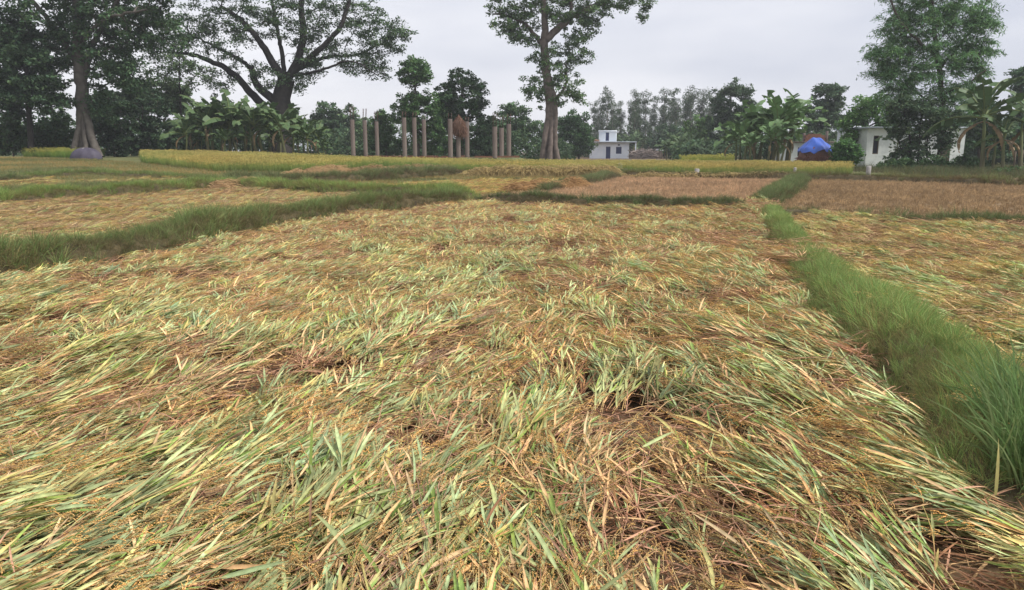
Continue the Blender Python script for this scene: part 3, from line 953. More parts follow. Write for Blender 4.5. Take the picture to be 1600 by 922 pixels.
def wood(mb, arr, parent, rad, n0, col, sides=4):
    i = np.arange(n0, len(arr))
    if not len(i): return
    p = arr[parent[i]]; q = arr[i]
    rq = rad[i]; rp = np.where(parent[i] >= n0, rad[np.maximum(parent[i], 0)], rad[i] * 1.15)
    rp = np.minimum(rp, rq * 1.5)
    d = q - p; d /= np.linalg.norm(d, axis=1)[:, None] + 1e-9
    a = np.cross(d, np.array([.31, .52, .79])); a /= np.linalg.norm(a, axis=1)[:, None] + 1e-9
    b = np.cross(d, a)
    an = np.arange(sides) / sides * 2 * math.pi
    off_ = np.cos(an)[None, :, None] * a[:, None] + np.sin(an)[None, :, None] * b[:, None]
    v = np.concatenate([p[:, None] + off_ * rp[:, None, None], q[:, None] + off_ * rq[:, None, None]], 1)
    base = np.arange(len(i))[:, None, None] * (2 * sides)
    f = np.array([(k, (k + 1) % sides, sides + (k + 1) % sides, sides + k) for k in range(sides)])[None]
    mb.add(v.reshape(-1, 3), (base + f).reshape(-1, 4), c=col)

def smooth_limb(pts, r0, r1, rng, step=.5, wob=.05):
    pts = np.asarray(pts, float)
    # Catmull-Rom through the given points
    P = np.vstack([2 * pts[0] - pts[1], pts, 2 * pts[-1] - pts[-2]])
    o = []
    for i in range(1, len(P) - 2):
        n = max(2, int(np.linalg.norm(P[i + 1] - P[i]) / step))
        for t in np.linspace(0, 1, n, endpoint=False):
            a, b, c, d = P[i - 1], P[i], P[i + 1], P[i + 2]
            o.append(.5 * (2 * b + (c - a) * t + (2 * a - 5 * b + 4 * c - d) * t * t + (3 * b - a - 3 * c + d) * t ** 3))
    o.append(P[-2])
    o = np.array(o)
    o[1:-1] += rng.normal(0, wob, (len(o) - 2, 3))
    return o, np.linspace(r0, r1, len(o))

BARK = np.array([.10, .085, .07]); BARK_PALE = np.array([.26, .22, .19]); BARK_DARK = np.array([.045, .04, .037])

def tree(name, label, d, base_px, limbs, lobes, leaf=.16, per=45, spread=(.8, .8, .45), col=(.05, .07, .035), seed=0,
         bark=BARK, buttress=None, droop=.1, tip=.03, shell=.35, cvar=.42, group=None, flat=.55, aspect=.5, cat='tree', depth_k=.8, parts=('trunk', 'crown'), extra_twigs=True):
    """limbs: (list of (px, py, dy), r0, r1) with dy metres behind d; lobes: (px, py, rx, ry, clusters[, dy])"""
    rng = np.random.default_rng(seed)
    s = d / FPX
    bx = at(base_px, HORIZON, d)[0]
    b0 = np.array([bx, d, float(gz(bx, d))])
    root = empty(name, b0)
    tag(root, label, cat, group)
    wl = []
    mbw = MB()
    for pts, r0, r1 in limbs:
        wp = []
        for q in pts:
            dy = q[2] if len(q) > 2 else 0
            p = at(q[0], q[1], d + dy)
            wp.append(p)
        wp = np.array(wp)
        if wp[0, 2] < b0[2] + 2.0 and pts is limbs[0][0]: wp[0, 2] = b0[2] - .1
        o, r = smooth_limb(wp, r0, r1, rng)
        if pts is limbs[0][0] and buttress:
            hgt = o[:, 2] - b0[2]
            r = r * (1 + buttress * np.exp(-np.maximum(hgt, 0) / 1.3))
        tube(mbw, o - b0, r, 10 if r0 > .3 else 6, bark * (np.array([1, 1, 1]) if r0 > .3 else .8))
        wl.append((o, r0, r1))
    T = []
    for lb in lobes:
        px, py, rx, ry, n = lb[:5]
        dy = lb[5] if len(lb) > 5 else 0
        c = at(px, py, d + dy)
        T.append(ellipsoid_pts(c, (rx * s, rx * s * depth_k, ry * s), n, rng, shell))
    T = np.vstack(T)
    T = T[T[:, 2] > b0[2] + .1]
    arr, par, rad, n0 = grow(wl, T, rng, tip=tip)
    arr = arr - b0
    wood(mbw, arr, par, rad, n0, bark * .8)
    link(parts[0], mbw.mesh('trunk', M['bark']), root)
    mbc = MB()
    leaf_cloud(mbc, T - b0, per, spread, leaf, col, rng, droop=droop, cvar=cvar, flat=flat, aspect=aspect)
    if extra_twigs:
        tw = arr[n0:][rng.random(len(arr) - n0) < .6]
        tw = tw[tw[:, 2] > 1.0]
        leaf_cloud(mbc, tw, max(6, per // 4), np.array(spread) * .7, leaf, col, rng, droop=droop, cvar=cvar, flat=flat, aspect=aspect)
    link(parts[1], mbc.mesh('crown', M['leaf'], False), root)
    return root

DK = (.040, .058, .038); MID = (.052, .076, .040); LT = (.085, .115, .055); OLV = (.07, .085, .042); HZ = (.05, .065, .05)

# big broad tree with a buttressed trunk, far left
tree('buttressed_tree', 'huge tree with pale buttressed trunk behind the grey covered heap', 72, 133,
     [([(133, 240), (131, 200), (128, 150), (124, 90), (122, 20), (120, -60)], .62, .45), ([(112, 246, -.8), (121, 215, -.5), (126, 170, -.2), (126, 130)], .34, .3), ([(156, 246, -.8), (144, 215, -.6), (134, 175, -.3), (129, 130)], .36, .3), ([(134, 246, -1.2), (132, 215, -.8), (130, 175, -.3)], .3, .2),
      ([(128, 130), (150, 60), (185, 0), (215, -60)], .3, .15), ([(126, 110), (90, 50), (50, 0), (20, -50)], .3, .14),
      ([(125, 70), (165, 30, -2), (230, 15, -4)], .2, .08), ([(124, 90), (80, 90, 2), (20, 80, 4)], .18, .07),
      ([(123, 40), (130, -30, 4), (170, -90, 6)], .25, .12)],
     [(60, 30, 75, 60, 95), (160, 20, 70, 50, 85), (230, 40, 60, 45, 70), (20, 70, 50, 50, 60), (110, -60, 130, 60, 120), (170, 90, 50, 35, 45), (60, 110, 50, 35, 45), (250, -20, 60, 40, 50), (195, 115, 42, 30, 45), (150, 150, 24, 26, 16), (110, 60, 40, 40, 30)],
     leaf=.17, per=62, spread=(.85, .85, .5), col=DK, seed=1, bark=np.array([.13, .115, .10]), buttress=.35)
tree('dark_tree', 'dark leafy tree with thin trunk at the far left edge', 70, 47,
     [([(50, 240), (47, 200), (44, 150), (40, 90)], .3, .15)],
     [(40, 110, 55, 50, 75), (15, 150, 40, 35, 45), (75, 150, 35, 30, 40), (10, 60, 40, 45, 45)], leaf=.17, per=75, spread=(.8, .8, .5), col=(.032, .046, .032), seed=2, bark=BARK_DARK)
# the spreading rain tree
tree('spreading_tree', 'wide spreading tree with dark forked trunk above the banana plants', 88, 438,
     [([(440, 240), (438, 195), (440, 160), (447, 125)], 1.25, .95),
      ([(438, 165), (415, 145), (400, 130), (392, 105)], .55, .35),
      ([(412, 165, 1), (396, 150, 1), (372, 122, 1), (340, 100, 0), (300, 86, 0), (262, 82, 0)], .5, .14),
      ([(446, 130), (425, 95), (405, 65), (375, 30), (345, 10)], .5, .18),
      ([(447, 128), (465, 95), (475, 55), (470, 10), (475, -50)], .5, .22),
      ([(450, 120), (490, 85, -1), (530, 45, -2), (545, 5, -2), (570, -40, -2)], .4, .15),
      ([(452, 115), (510, 90, 1), (560, 85, 2), (600, 65, 2), (630, 55, 2)], .26, .07),
      ([(455, 118), (500, 110, -2), (550, 95, -3), (590, 118, -3)], .2, .06),
      ([(395, 110), (370, 90, 3), (330, 70, 4), (290, 50, 5)], .28, .09),
      ([(446, 125), (440, 80, 1), (430, 30, 3), (420, -40, 4)], .3, .15)],
     [(300, 45, 55, 38, 70), (260, 90, 45, 30, 45), (345, 60, 50, 45, 60), (400, 30, 60, 45, 75), (470, 20, 60, 45, 80), (540, 20, 55, 42, 70), (590, 55, 42, 36, 60), (560, 95, 42, 26, 42),
      (500, 75, 50, 35, 55), (620, 55, 26, 24, 26), (440, -50, 150, 40, 90), (345, 125, 35, 25, 22), (455, 130, 40, 16, 18), (590, 112, 22, 20, 16), (415, 120, 40, 25, 26), (350, -10, 60, 35, 45), (480, 110, 30, 22, 26)],
     leaf=.14, per=44, spread=(.85, .85, .42), col=(.045, .06, .04), seed=3, bark=BARK_DARK, tip=.028)
# the tall pipal
tree('tall_fig_tree', 'tall tree with twisted pale trunk standing left of the white house', 88, 859,
     [([(858, 256), (859, 225), (861, 190), (858, 150), (853, 110), (851, 75), (852, 50)], .68, .45),
      ([(847, 256, -.6), (852, 215, -.5), (857, 165, -.3), (855, 130)], .38, .28), ([(872, 256, -.7), (867, 215, -.5), (868, 170, -.3), (860, 125)], .33, .26), ([(858, 256, -1), (860, 225, -.8), (863, 190, -.4)], .35, .2),
      ([(852, 60), (850, 20), (846, -20), (840, -70)], .42, .25),
      ([(853, 62), (875, 42), (900, 22), (930, 10), (958, -6), (1000, -20)], .45, .18),
      ([(850, 75), (838, 58), (820, 38), (795, 25), (770, 22)], .3, .09),
      ([(862, 160), (874, 148), (886, 125), (884, 100)], .25, .08),
      ([(893, 28), (890, 0), (886, -40)], .25, .14), ([(846, -10), (815, -25), (785, -35)], .2, .1)],
     [(800, 30, 36, 26, 50), (835, 15, 35, 30, 50), (880, 15, 38, 30, 55), (925, 15, 38, 26, 55), (965, 0, 35, 20, 40), (815, 62, 26, 20, 26), (905, 50, 34, 26, 40), (860, 95, 38, 28, 46), (905, 80, 28, 22, 28),
      (840, 130, 28, 18, 24), (885, 130, 30, 22, 30), (835, 145, 22, 14, 14), (905, 150, 18, 12, 14), (1010, 8, 16, 10, 10), (1006, 28, 8, 8, 5), (870, -45, 110, 38, 90), (940, -25, 60, 20, 36), (865, 160, 30, 12, 14), (780, 8, 20, 22, 22)],
     leaf=.15, per=40, spread=(.62, .62, .38), col=(.055, .075, .042), seed=4, bark=np.array([.15, .12, .105]), buttress=.2, tip=.026)
# dense round trees behind the pillars
tree('round_tree', 'two tiered round topped tree left behind the pillars', 88, 652,
     [([(654, 244), (652, 190), (649, 140), (648, 110)], .2, .1)],
     [(648, 112, 25, 24, 80), (662, 185, 33, 42, 110), (635, 175, 20, 30, 45), (675, 215, 25, 28, 55), (652, 152, 18, 10, 18)], leaf=.16, per=60, spread=(.55, .55, .35), col=(.05, .075, .04), seed=5, shell=.5)
tree('round_tree', 'tall dense dark tree behind the middle pillars', 90, 722,
     [([(722, 244), (722, 190), (722, 140)], .25, .12)],
     [(722, 150, 40, 40, 130), (702, 165, 24, 40, 60), (745, 200, 28, 40, 80), (705, 205, 25, 38, 70)], leaf=.16, per=60, spread=(.6, .6, .35), col=(.036, .052, .034), seed=6, shell=.5)
tree('round_tree', 'low dark tree between the left pillars', 92, 602,
     [([(604, 244), (603, 205), (602, 180)], .15, .08)], [(603, 196, 20, 28, 60), (612, 222, 26, 20, 50), (590, 215, 16, 20, 30)], leaf=.16, per=50, spread=(.55, .55, .35), col=(.045, .066, .036), seed=7, shell=.5)
tree('round_tree', 'rounded grey green tree just left of the tall fig trunk', 112, 806,
     [([(806, 246), (806, 205), (806, 180)], .2, .1)], [(806, 192, 34, 30, 100), (830, 215, 30, 28, 70), (785, 215, 26, 26, 60)], leaf=.2, per=50, spread=(.75, .75, .45), col=(.046, .064, .04), seed=8, shell=.5)
tree('round_tree', 'dark dense tree at left end of the white house', 118, 905,
     [([(905, 246), (905, 215), (905, 190)], .2, .1)], [(898, 200, 27, 28, 110), (895, 222, 32, 24, 80), (916, 226, 12, 18, 30)], leaf=.2, per=50, spread=(.75, .75, .45), col=(.032, .052, .028), seed=9, shell=.5)
tree('dense_tree', 'tall dark oval tree left of the big banana clump', 112, 1140,
     [([(1140, 246), (1140, 200), (1142, 150)], .25, .1)], [(1143, 165, 34, 38, 150), (1130, 205, 30, 36, 110), (1158, 205, 26, 36, 90)], leaf=.18, per=60, spread=(.7, .7, .5), col=(.036, .048, .034), seed=10, shell=.5)
tree('dense_tree', 'round dark tree rising behind the blue tarpaulin', 108, 1291,
     [([(1291, 246), (1291, 200), (1292, 150)], .22, .1)], [(1295, 150, 28, 24, 80), (1283, 180, 28, 24, 70), (1300, 200, 28, 30, 70), (1270, 210, 22, 26, 40)], leaf=.2, per=50, spread=(.75, .75, .35), col=(.04, .055, .04), seed=11, shell=.5)
tree('light_tree', 'yellow green shrub tree above the banana patch left of centre right', 118, 1090,
     [([(1090, 246), (1090, 220), (1090, 195)], .12, .06)], [(1090, 200, 20, 20, 50), (1080, 215, 18, 14, 30), (1105, 195, 14, 16, 24)], leaf=.2, per=45, spread=(.6, .6, .4), col=(.07, .10, .045), seed=12)
# right-hand group
tree('feathery_tree', 'tall feathery tree in front of the white house at right', 60, 1466,
     [([(1466, 266), (1470, 215), (1472, 160), (1466, 100), (1458, 40), (1452, -20), (1450, -80)], .26, .12),
      ([(1470, 190), (1440, 150, 1), (1408, 128, 2), (1375, 118, 2)], .12, .04), ([(1468, 110), (1500, 70, 1), (1530, 30, 1), (1545, -10)], .13, .05),
      ([(1464, 90), (1420, 50, -1), (1395, 10, -1), (1385, -40)], .13, .05), ([(1470, 150), (1510, 130, -1), (1540, 110, -1)], .1, .04)],
     [(1385, 85, 34, 22, 46), (1400, 40, 32, 28, 50), (1385, 112, 28, 20, 30), (1440, 30, 40, 40, 70), (1500, 20, 42, 40, 70), (1535, 35, 28, 34, 40), (1440, 90, 40, 34, 60), (1500, 85, 42, 36, 64), (1530, 90, 26, 34, 34),
      (1430, 130, 40, 24, 40), (1490, 140, 40, 28, 40), (1460, -40, 80, 34, 70), (1420, -10, 40, 30, 36), (1400, 150, 34, 24, 24), (1520, 150, 30, 26, 26), (1460, 180, 50, 26, 30)],
     leaf=.17, per=62, spread=(.8, .8, .24), col=(.068, .104, .06), seed=13, bark=BARK, droop=.6, aspect=.18, tip=.02)
tree('young_tree', 'slim pale green tree left of the white house at right', 72, 1352,
     [([(1362, 258), (1360, 220), (1355, 185)], .1, .05)], [(1350, 175, 24, 24, 50), (1330, 200, 22, 24, 40), (1372, 165, 22, 20, 36), (1388, 188, 22, 16, 30), (1325, 225, 18, 18, 26)], leaf=.14, per=38, spread=(.6, .6, .4), col=(.07, .105, .048), seed=14)
tree('multi_stem_shrub', 'dark many stemmed shrub tree in front of the right white house', 58, 1425,
     [([(1425, 268), (1422, 225), (1415, 180), (1405, 155)], .08, .04), ([(1432, 268), (1436, 220), (1440, 170)], .07, .03), ([(1445, 270), (1450, 215), (1455, 165)], .07, .03),
      ([(1415, 270), (1405, 225), (1395, 190)], .06, .03), ([(1455, 270), (1470, 225), (1480, 190)], .06, .03)],
     [(1410, 170, 30, 22, 50), (1445, 180, 40, 30, 60), (1400, 200, 26, 20, 26), (1450, 225, 36, 30, 40), (1415, 240, 30, 22, 26), (1485, 200, 26, 34, 36)],
     leaf=.13, per=34, spread=(.5, .5, .35), col=(.04, .052, .038), seed=15, bark=BARK_DARK)
tree('background_tree', 'bluish green trees closing the view at the right edge', 80, 1592,
     [([(1590, 256), (1592, 200), (1596, 130)], .2, .1)], [(1598, 120, 18, 26, 34), (1605, 170, 30, 34, 60), (1580, 215, 30, 30, 60), (1625, 200, 34, 50, 60)], leaf=.18, per=50, spread=(.65, .65, .35), col=(.045, .065, .045), seed=16)
tree('background_tree', 'dark green tree filling behind the right banana plants', 76, 1530,
     [([(1530, 256), (1530, 220), (1530, 190)], .15, .08)], [(1525, 190, 34, 40, 80), (1555, 215, 34, 32, 70), (1500, 215, 30, 30, 50)], leaf=.18, per=50, spread=(.65, .65, .4), col=(.032, .05, .032), seed=17)
# thin tree and dark undergrowth on the left
tree('slender_tree', 'slender thin trunked tree right of the buttressed tree', 84, 283,
     [([(283, 242), (283, 190), (281, 140), (280, 90)], .16, .06), ([(282, 140), (262, 120), (245, 112)], .05, .02), ([(282, 150), (300, 125), (315, 112)], .05, .02)],
     [(255, 120, 34, 22, 34), (305, 120, 30, 22, 30), (280, 95, 30, 20, 26)], leaf=.13, per=26, spread=(.6, .6, .3), col=(.055, .07, .045), seed=18, bark=BARK_DARK)
US = [(160, 170, 26, 34, 88, 'middle height bush seen right behind the buttressed trunk', (.036, .05, .034)), (20, 205, 40, 32, 72, 'dark bush at the foot of the far left tree', (.034, .048, .028)), (82, 205, 36, 34, 76, 'leafy bush left of the buttressed trunk', (.045, .066, .038)),
      (178, 195, 38, 46, 78, 'dark bush just right of the buttressed trunk', (.032, .046, .032)), (238, 190, 44, 52, 80, 'tall black green bush behind the open grass', (.028, .040, .030)),
      (210, 150, 30, 30, 92, 'higher grey green bush crown above the dark bushes', (.045, .058, .042)), (262, 150, 34, 28, 94, 'pale bush crown under the slender tree', (.06, .075, .048)),
      (310, 205, 36, 40, 84, 'dark bush left of the banana row', (.034, .048, .034)), (360, 190, 40, 30, 98, 'bush behind the left bananas', (.045, .06, .04)),
      (428, 185, 44, 22, 96, 'bush at the foot of the spreading tree', (.04, .052, .04)), (512, 195, 28, 40, 120, 'hazy bush right of the banana row', (.05, .066, .048)),
      (548, 205, 26, 40, 130, 'hazy small tree behind the leftmost pillar', (.055, .068, .05)), (575, 215, 24, 30, 120, 'grey green bush behind the second pillar', (.06, .078, .05)),
      (770, 215, 22, 34, 104, 'dark bush left of the right pillar group', (.036, .052, .034)), (1322, 238, 20, 18, 66, 'rounded green bush right of the blue tarpaulin', (.05, .085, .04)),
      (1345, 235, 20, 22, 90, 'low bush at left corner of the right white house', (.045, .07, .038)), (1405, 262, 34, 14, 57, 'low scrub at foot of the shrub tree', (.036, .052, .03)),
      (1470, 262, 40, 16, 56, 'low scrub left of the tall banana plant', (.034, .05, .03)), (1510, 262, 30, 18, 55, 'dark scrub beside the tall banana plant', (.036, .054, .032)),
      (1590, 275, 40, 14, 48, 'grassy scrub at the right edge above the bank', (.05, .07, .038)), (1220, 225, 30, 24, 92, 'dark bush behind the big banana clump', (.034, .05, .032)),
      (970, 225, 40, 22, 170, 'grey bush line behind the white house', (.05, .06, .045)), (1045, 220, 36, 24, 150, 'dark bushes behind the far banana patch', (.036, .05, .034))]
for k, (px, py, rx, ry, d, lab, col) in enumerate(US):
    tree('bush', lab, d, px, [([(px, py + ry), (px + 2, py + ry * .4), (px, py)], .08, .03)], [(px, py, rx, ry, 90), (px - rx * .4, py + ry * .4, rx * .7, ry * .7, 45), (px + rx * .4, py + ry * .35, rx * .7, ry * .7, 45)],
         leaf=.0021 * d, per=42, spread=(.006 * d, .006 * d, .004 * d), col=col, seed=50 + k, shell=.45, cat='bush', parts=('stem', 'foliage'))

# row of far pale trees
def far_tree(seed):
    rng = np.random.default_rng(seed)
    mbw = MB(); mbc = MB()
    H_ = 15.5
    tr = np.column_stack([np.cumsum(rng.normal(0, .12, 9)), np.cumsum(rng.normal(0, .12, 9)), np.linspace(-.2, H_ * .93, 9)])
    tube(mbw, tr, np.linspace(.17, .04, 9), 6, BARK_PALE)
    T = []
    for q in range(44):
        h = rng.uniform(.25, 1.0)
        r = rng.uniform(.2, 1.9) * (1.15 - .55 * h)
        a = rng.uniform(0, 6.28)
        T.append([np.interp(h, np.linspace(0, .93, 9), tr[:, 0]) + r * math.cos(a), np.interp(h, np.linspace(0, .93, 9), tr[:, 1]) + r * math.sin(a), h * H_])
    arr, par, rad, n0 = grow([(tr, .17, .04)], T, rng, tip=.03)
    wood(mbw, arr, par, rad, n0, BARK_PALE * .8)
    leaf_cloud(mbc, T, 64, (.85, .85, .8), .2, (.038, .047, .034), rng, droop=.3, aspect=.35)
    return mbw.mesh('trunk', M['bark_far']), mbc.mesh('crown', M['leaf'], False)
FT = [far_tree(900 + k) for k in range(4)]
rng = np.random.default_rng(77)
for k in range(28):
    px = 925 + k * 6.7 + rng.uniform(-3, 3)
    d = rng.uniform(165, 190)
    x = (px - 800) / FPX * d
    r_ = empty('slender_far_tree', (x, d, float(gz(x, d))), rng.uniform(0, 6.28))
    tag(r_, 'one of the tall thin hazy trees in the row behind the white house', 'tree', 'row of thin hazy trees')
    s_ = rng.uniform(.72, 1.05)
    r_.scale = (s_, s_, s_)
    tw, cw = FT[k % 4]
    link('trunk', tw, r_); link('crown', cw, r_)

# distant wood closing the horizon
rng = np.random.default_rng(78)
mbd = MB()
xs_ = rng.uniform(-260, 260, 1500); yd = rng.uniform(215, 240, 1500)
hh = 5.5 + 5 * fbm(xs_ * .03, yd * 0, 7) + 2.5 * fbm(xs_ * .15, yd * 0, 8)
zz = hh * rng.random(1500)
leaf_cloud(mbd, np.column_stack([xs_, yd, zz]), 26, (1.9, 1.9, 1.1), .5, (.05, .065, .045), rng, cvar=.3)
tag(link('distant_wood', mbd.mesh('distant_wood', M['leaf'], False)), 'grey green belt of distant trees along the horizon', 'wood', kind='stuff')


# rough meadow and scrub that close the view under the trees
tag_poly = [(-95, 44), (95, 44), (120, 130), (-120, 130)]
sheet('back_meadow', tag_poly, M['turf'], 'rough grass behind the rice and under the trees', lift=-.02, step=2.0)
rng = np.random.default_rng(79)
mbs = MB()
n_ = 1700
pxs = rng.uniform(-80, 1680, n_)
ds = np.where((pxs > 890) & (pxs < 1045), rng.uniform(172, 182, n_), rng.uniform(94, 106, n_))
ds = np.where((pxs > 1320), rng.uniform(78, 84, n_), ds)
xs_ = (pxs - 800) / FPX * ds
hh = (1.2 + 3.4 * fbm(xs_ * .12, ds * 0, 17)) * np.where(ds > 160, 1.6, 1) * np.interp(pxs, [0, 300, 420, 1680], [1.5, 1.4, 1, 1])
zz = gz(xs_, ds) + hh * rng.random(n_)
leaf_cloud(mbs, np.column_stack([xs_, ds, zz]), 26, (1.0, .8, .6), .26, (.036, .048, .034), rng, cvar=.4)
tag(link('scrub', mbs.mesh('scrub', M['leaf'], False)), 'dark belt of scrub filling the gaps under the trees', 'scrub', kind='stuff')
rng = np.random.default_rng(83)
x, y = jitter_grid([(26, 44), (48, 40), (52, 60), (24, 62)], .5, rng)
n = len(x)
v = (.6 + .6 * fbm(x * .3, y * .3, 98))[:, None]
scatter('rough_grass', GRASS, np.column_stack([x, y, gz(x, y)]), np.column_stack([np.zeros(n), np.zeros(n), rng.uniform(0, 6.28, n)]),
        rng.uniform(1.0, 2.2, n), rng.integers(0, 10, n), np.ones((n, 3)) * v * .8, 'rough grass in front of the right white house', 'grass')

# ------------------------------------------------------------------ banana plants
def banana_leaf(seed, dead=False, lum=1.0):
    """leaf along +X from the origin, rising then arching"""
    rng = np.random.default_rng(seed)
    mb = MB()
    k = 17
    L_ = 1.0
    e0 = 1.1 if not dead else .3
    p, d = curve_path(np.zeros(3), 0, e0, L_, 1.5 if not dead else 2.1, rng.normal(0, .2), k, -5)
    tube(mb, p, np.linspace(.018, .004, k), 4, np.array([.16, .20, .07]) if not dead else np.array([.2, .14, .08]))
    up = np.array([0, 0, 1.0])
    s = np.cross(d, np.array([0, 1.0, 0])) ; 
    side = np.cross(up, d); side /= np.linalg.norm(side, axis=1)[:, None] + 1e-9
    nrm = np.cross(d, side)
    wprof = np.interp(np.linspace(0, 1, k), [0, .12, .2, .5, .85, 1], [0, .02, .6, 1, .7, .05]) * (.15 if not dead else .08)
    base = np.array([.075, .125, .05]) if not dead else np.array([.24, .17, .09])
    for sg in (-1, 1):
        ang = rng.uniform(.0, .35)
        i = 2
        while i < k - 1:
            n = int(rng.integers(1, 4)); j = min(k - 1, i + n)
            a = ang + rng.normal(0, .45) + (0 if not dead else .9)
            idx = np.arange(i, j + 1)
            edge = p[idx] + sg * (side[idx] * np.cos(a) - sg * 0) * wprof[idx][:, None] - nrm[idx] * (np.sin(a) * wprof[idx])[:, None] + d[idx] * (wprof[idx] * .25)[:, None]
            # torn segments shrink a little at their ends
            edge[-1] = edge[-1] * .9 + edge[-2] * .1
            m = len(idx)
            v = np.vstack([p[idx], edge])
            q = [(t, t + 1, m + t + 1, m + t) for t in range(m - 1)]
            mb.add(v, q, c=base * lum * rng.uniform(.8, 1.25))
            i = j
    return mb.mesh('leaf', M['banana'])
BL = [banana_leaf(1000 + k) for k in range(7)]
BB = [banana_leaf(1010 + k, lum=1.9) for k in range(5)]
BD = [banana_leaf(1020 + k, True) for k in range(2)]
def banana_stem(seed):
    rng = np.random.default_rng(seed)
    mb = MB()
    p = np.column_stack([np.linspace(0, rng.normal(0, .06), 7), np.linspace(0, rng.normal(0, .06), 7), np.linspace(-.02, 1, 7)])
    f = np.linspace(0, 1, 7)[:, None]
    tube(mb, p, np.array([.055, .05, .045, .04, .035, .03, .012]), 8, np.array([.13, .11, .075]) * (1 - f) + np.array([.15, .19, .075]) * f)
    return mb.mesh('stem', M['bark_far'])
BS = [banana_stem(1040 + k) for k in range(3)]
def banana(x, y, H_, seed, label, group=None, leaves=8, dead=1, leafL=.62, lean=0.06, bright=None):
    rng = np.random.default_rng(seed)
    r = empty('banana_plant', (x, y, float(gz(x, y)) - .02), rng.uniform(0, 6.28))
    r.rotation_euler = (rng.normal(0, lean), rng.normal(0, lean), rng.uniform(0, 6.28))
    tag(r, label, 'banana plant', group)
    hs = H_ * .55
    link('stem', BS[seed % 3], r, scale=(min(hs, 3.2), min(hs, 3.2), hs))
    a0 = rng.uniform(0, 6.28)
    for k in range(leaves):
        a = a0 + k * 2.4 + rng.normal(0, .2)
        f = k / max(1, leaves - 1)
        tilt = np.interp(f, [0, .5, 1], [.75, .1, -.45]) + rng.normal(0, .15)      # outer leaves hang, inner stand up
        Ls = H_ * leafL * rng.uniform(.75, 1.05)
        link('leaf', BB[rng.integers(0, 5)] if bright else BL[rng.integers(0, 7)], r, (0, 0, hs * rng.uniform(.94, .99)), (0, tilt, a), (Ls, Ls, Ls))
    for k in range(dead):
        link('dead_leaf', BD[rng.integers(0, 2)], r, (0, 0, hs * .9), (0, .55, rng.uniform(0, 6.28)), (H_ * .42,) * 3)
    return r
rng = np.random.default_rng(80)
for k in range(24):
    px = 298 + k * 9.1 + rng.uniform(-4, 4); d = rng.uniform(70, 77)
    H_ = np.interp(px, [298, 340, 450, 515], [5.0, 6.2, 5.8, 4.0]) * rng.uniform(.82, 1.08)
    if k % 4 == 3: H_ *= .6; d -= 1.5
    banana((px - 800) / FPX * d, d, H_, 1100 + k, 'leafy banana plant in the row under the wide spreading tree', 'row of banana plants at left', leaves=10)
for k in range(14):
    px = 1146 + k * 6.3 + rng.uniform(-4, 4); d = rng.uniform(65, 70)
    H_ = np.interp(px, [1148, 1190, 1225, 1250], [5.0, 7.0, 7.0, 5.4]) * rng.uniform(.85, 1.08)
    if k % 4 == 3: H_ *= .62; d -= 1
    banana((px - 800) / FPX * d, d, H_, 1200 + k, 'tall banana plant in the big clump left of the blue tarpaulin', 'big banana clump', leaves=9, leafL=.58, bright=True)
for k in range(7):
    px = 1034 + k * 9 + rng.uniform(-4, 4); d = rng.uniform(108, 114)
    banana((px - 800) / FPX * d, d, rng.uniform(3.4, 4.6), 1300 + k, 'far banana plant in the patch right of the tin shed', 'far banana patch', leaves=8, leafL=.62)
for k in range(3):
    px = 985 + k * 9; d = 152 + k
    banana((px - 800) / FPX * d, d, rng.uniform(5.2, 6.2), 1330 + k, 'hazy banana plant rising right of the white house', 'hazy bananas by the white house')
banana((1524 - 800) / FPX * 53, 53, 7.2, 1401, 'tallest banana plant with wide grey green leaves in front at far right', leaves=10, dead=2, leafL=.6)
banana((1556 - 800) / FPX * 52, 52, 4.6, 1402, 'banana plant with hanging dead brown leaves at far right', leaves=5, dead=4)
banana((1583 - 800) / FPX * 53, 53, 6.4, 1403, 'banana plant with bright upright leaf nearest the right edge', leaves=8, dead=1)
banana((1540 - 800) / FPX * 54, 54, 4.0, 1404, 'short banana sucker between the two tall bananas at right', leaves=6, dead=1)
banana((1392 - 800) / FPX * 60, 60, 3.9, 1405, 'small banana plant in front of the right white house wall', leaves=6, dead=0)

# ------------------------------------------------------------------ concrete pillars
mb = MB(); box(mb, -.19, .19, -.19, .19, 0, 1, bev=.02)
PILLAR = mb.mesh('column', M['concrete'], False)
mb = MB(); tube(mb, [(0, 0, 0), (.005, 0, .3), (.05, .02, .95)], .022, 5, cap=True)
ROD = mb.mesh('reinforcing_rod', M['steel'])
PX = [[550, 569.5, 588], [631, 647, 662], [703, 716, 729.5], [773, 783.5, 795]]
TOPY = [[187, 188, 190], [184, 184, 187], [186, 206, 190], [198, 200, 194]]
names_g = ['leftmost group', 'second group from the left', 'third group from the left', 'rightmost group']
names_r = ['front', 'middle', 'back']
plz = 1.12
for gi_ in range(4):
    for ri in range(3):
        d = 68 - gi_ * .9 + ri * 2.9
        p = at(PX[gi_][ri], TOPY[gi_][ri], d)
        zb = plz - .15 * gi_ / 3
        r_ = empty('concrete_pillar', (p[0], d, zb), .18)
        tag(r_, 'bare concrete pillar, %s one of the %s of three' % (['left', 'middle', 'right'][ri], names_g[gi_]), 'pillar', 'bare concrete pillars')
        h = p[2] - zb
        link('column', PILLAR, r_, scale=(1, 1, h))
        rl = [1.0, .9, .8][ri] * (1.3 if gi_ in (0, 3) else .6)
        for (u, v) in ((-.13, -.13), (.13, -.13), (.13, .13), (-.13, .13)):
            link('reinforcing_rod', ROD, r_, (u, v, h - .03), (random.Random(gi_ * 9 + ri + u).uniform(-.08, .08), random.Random(gi_ + ri * 7 + v).uniform(-.1, .1), 0), (1, 1, rl))
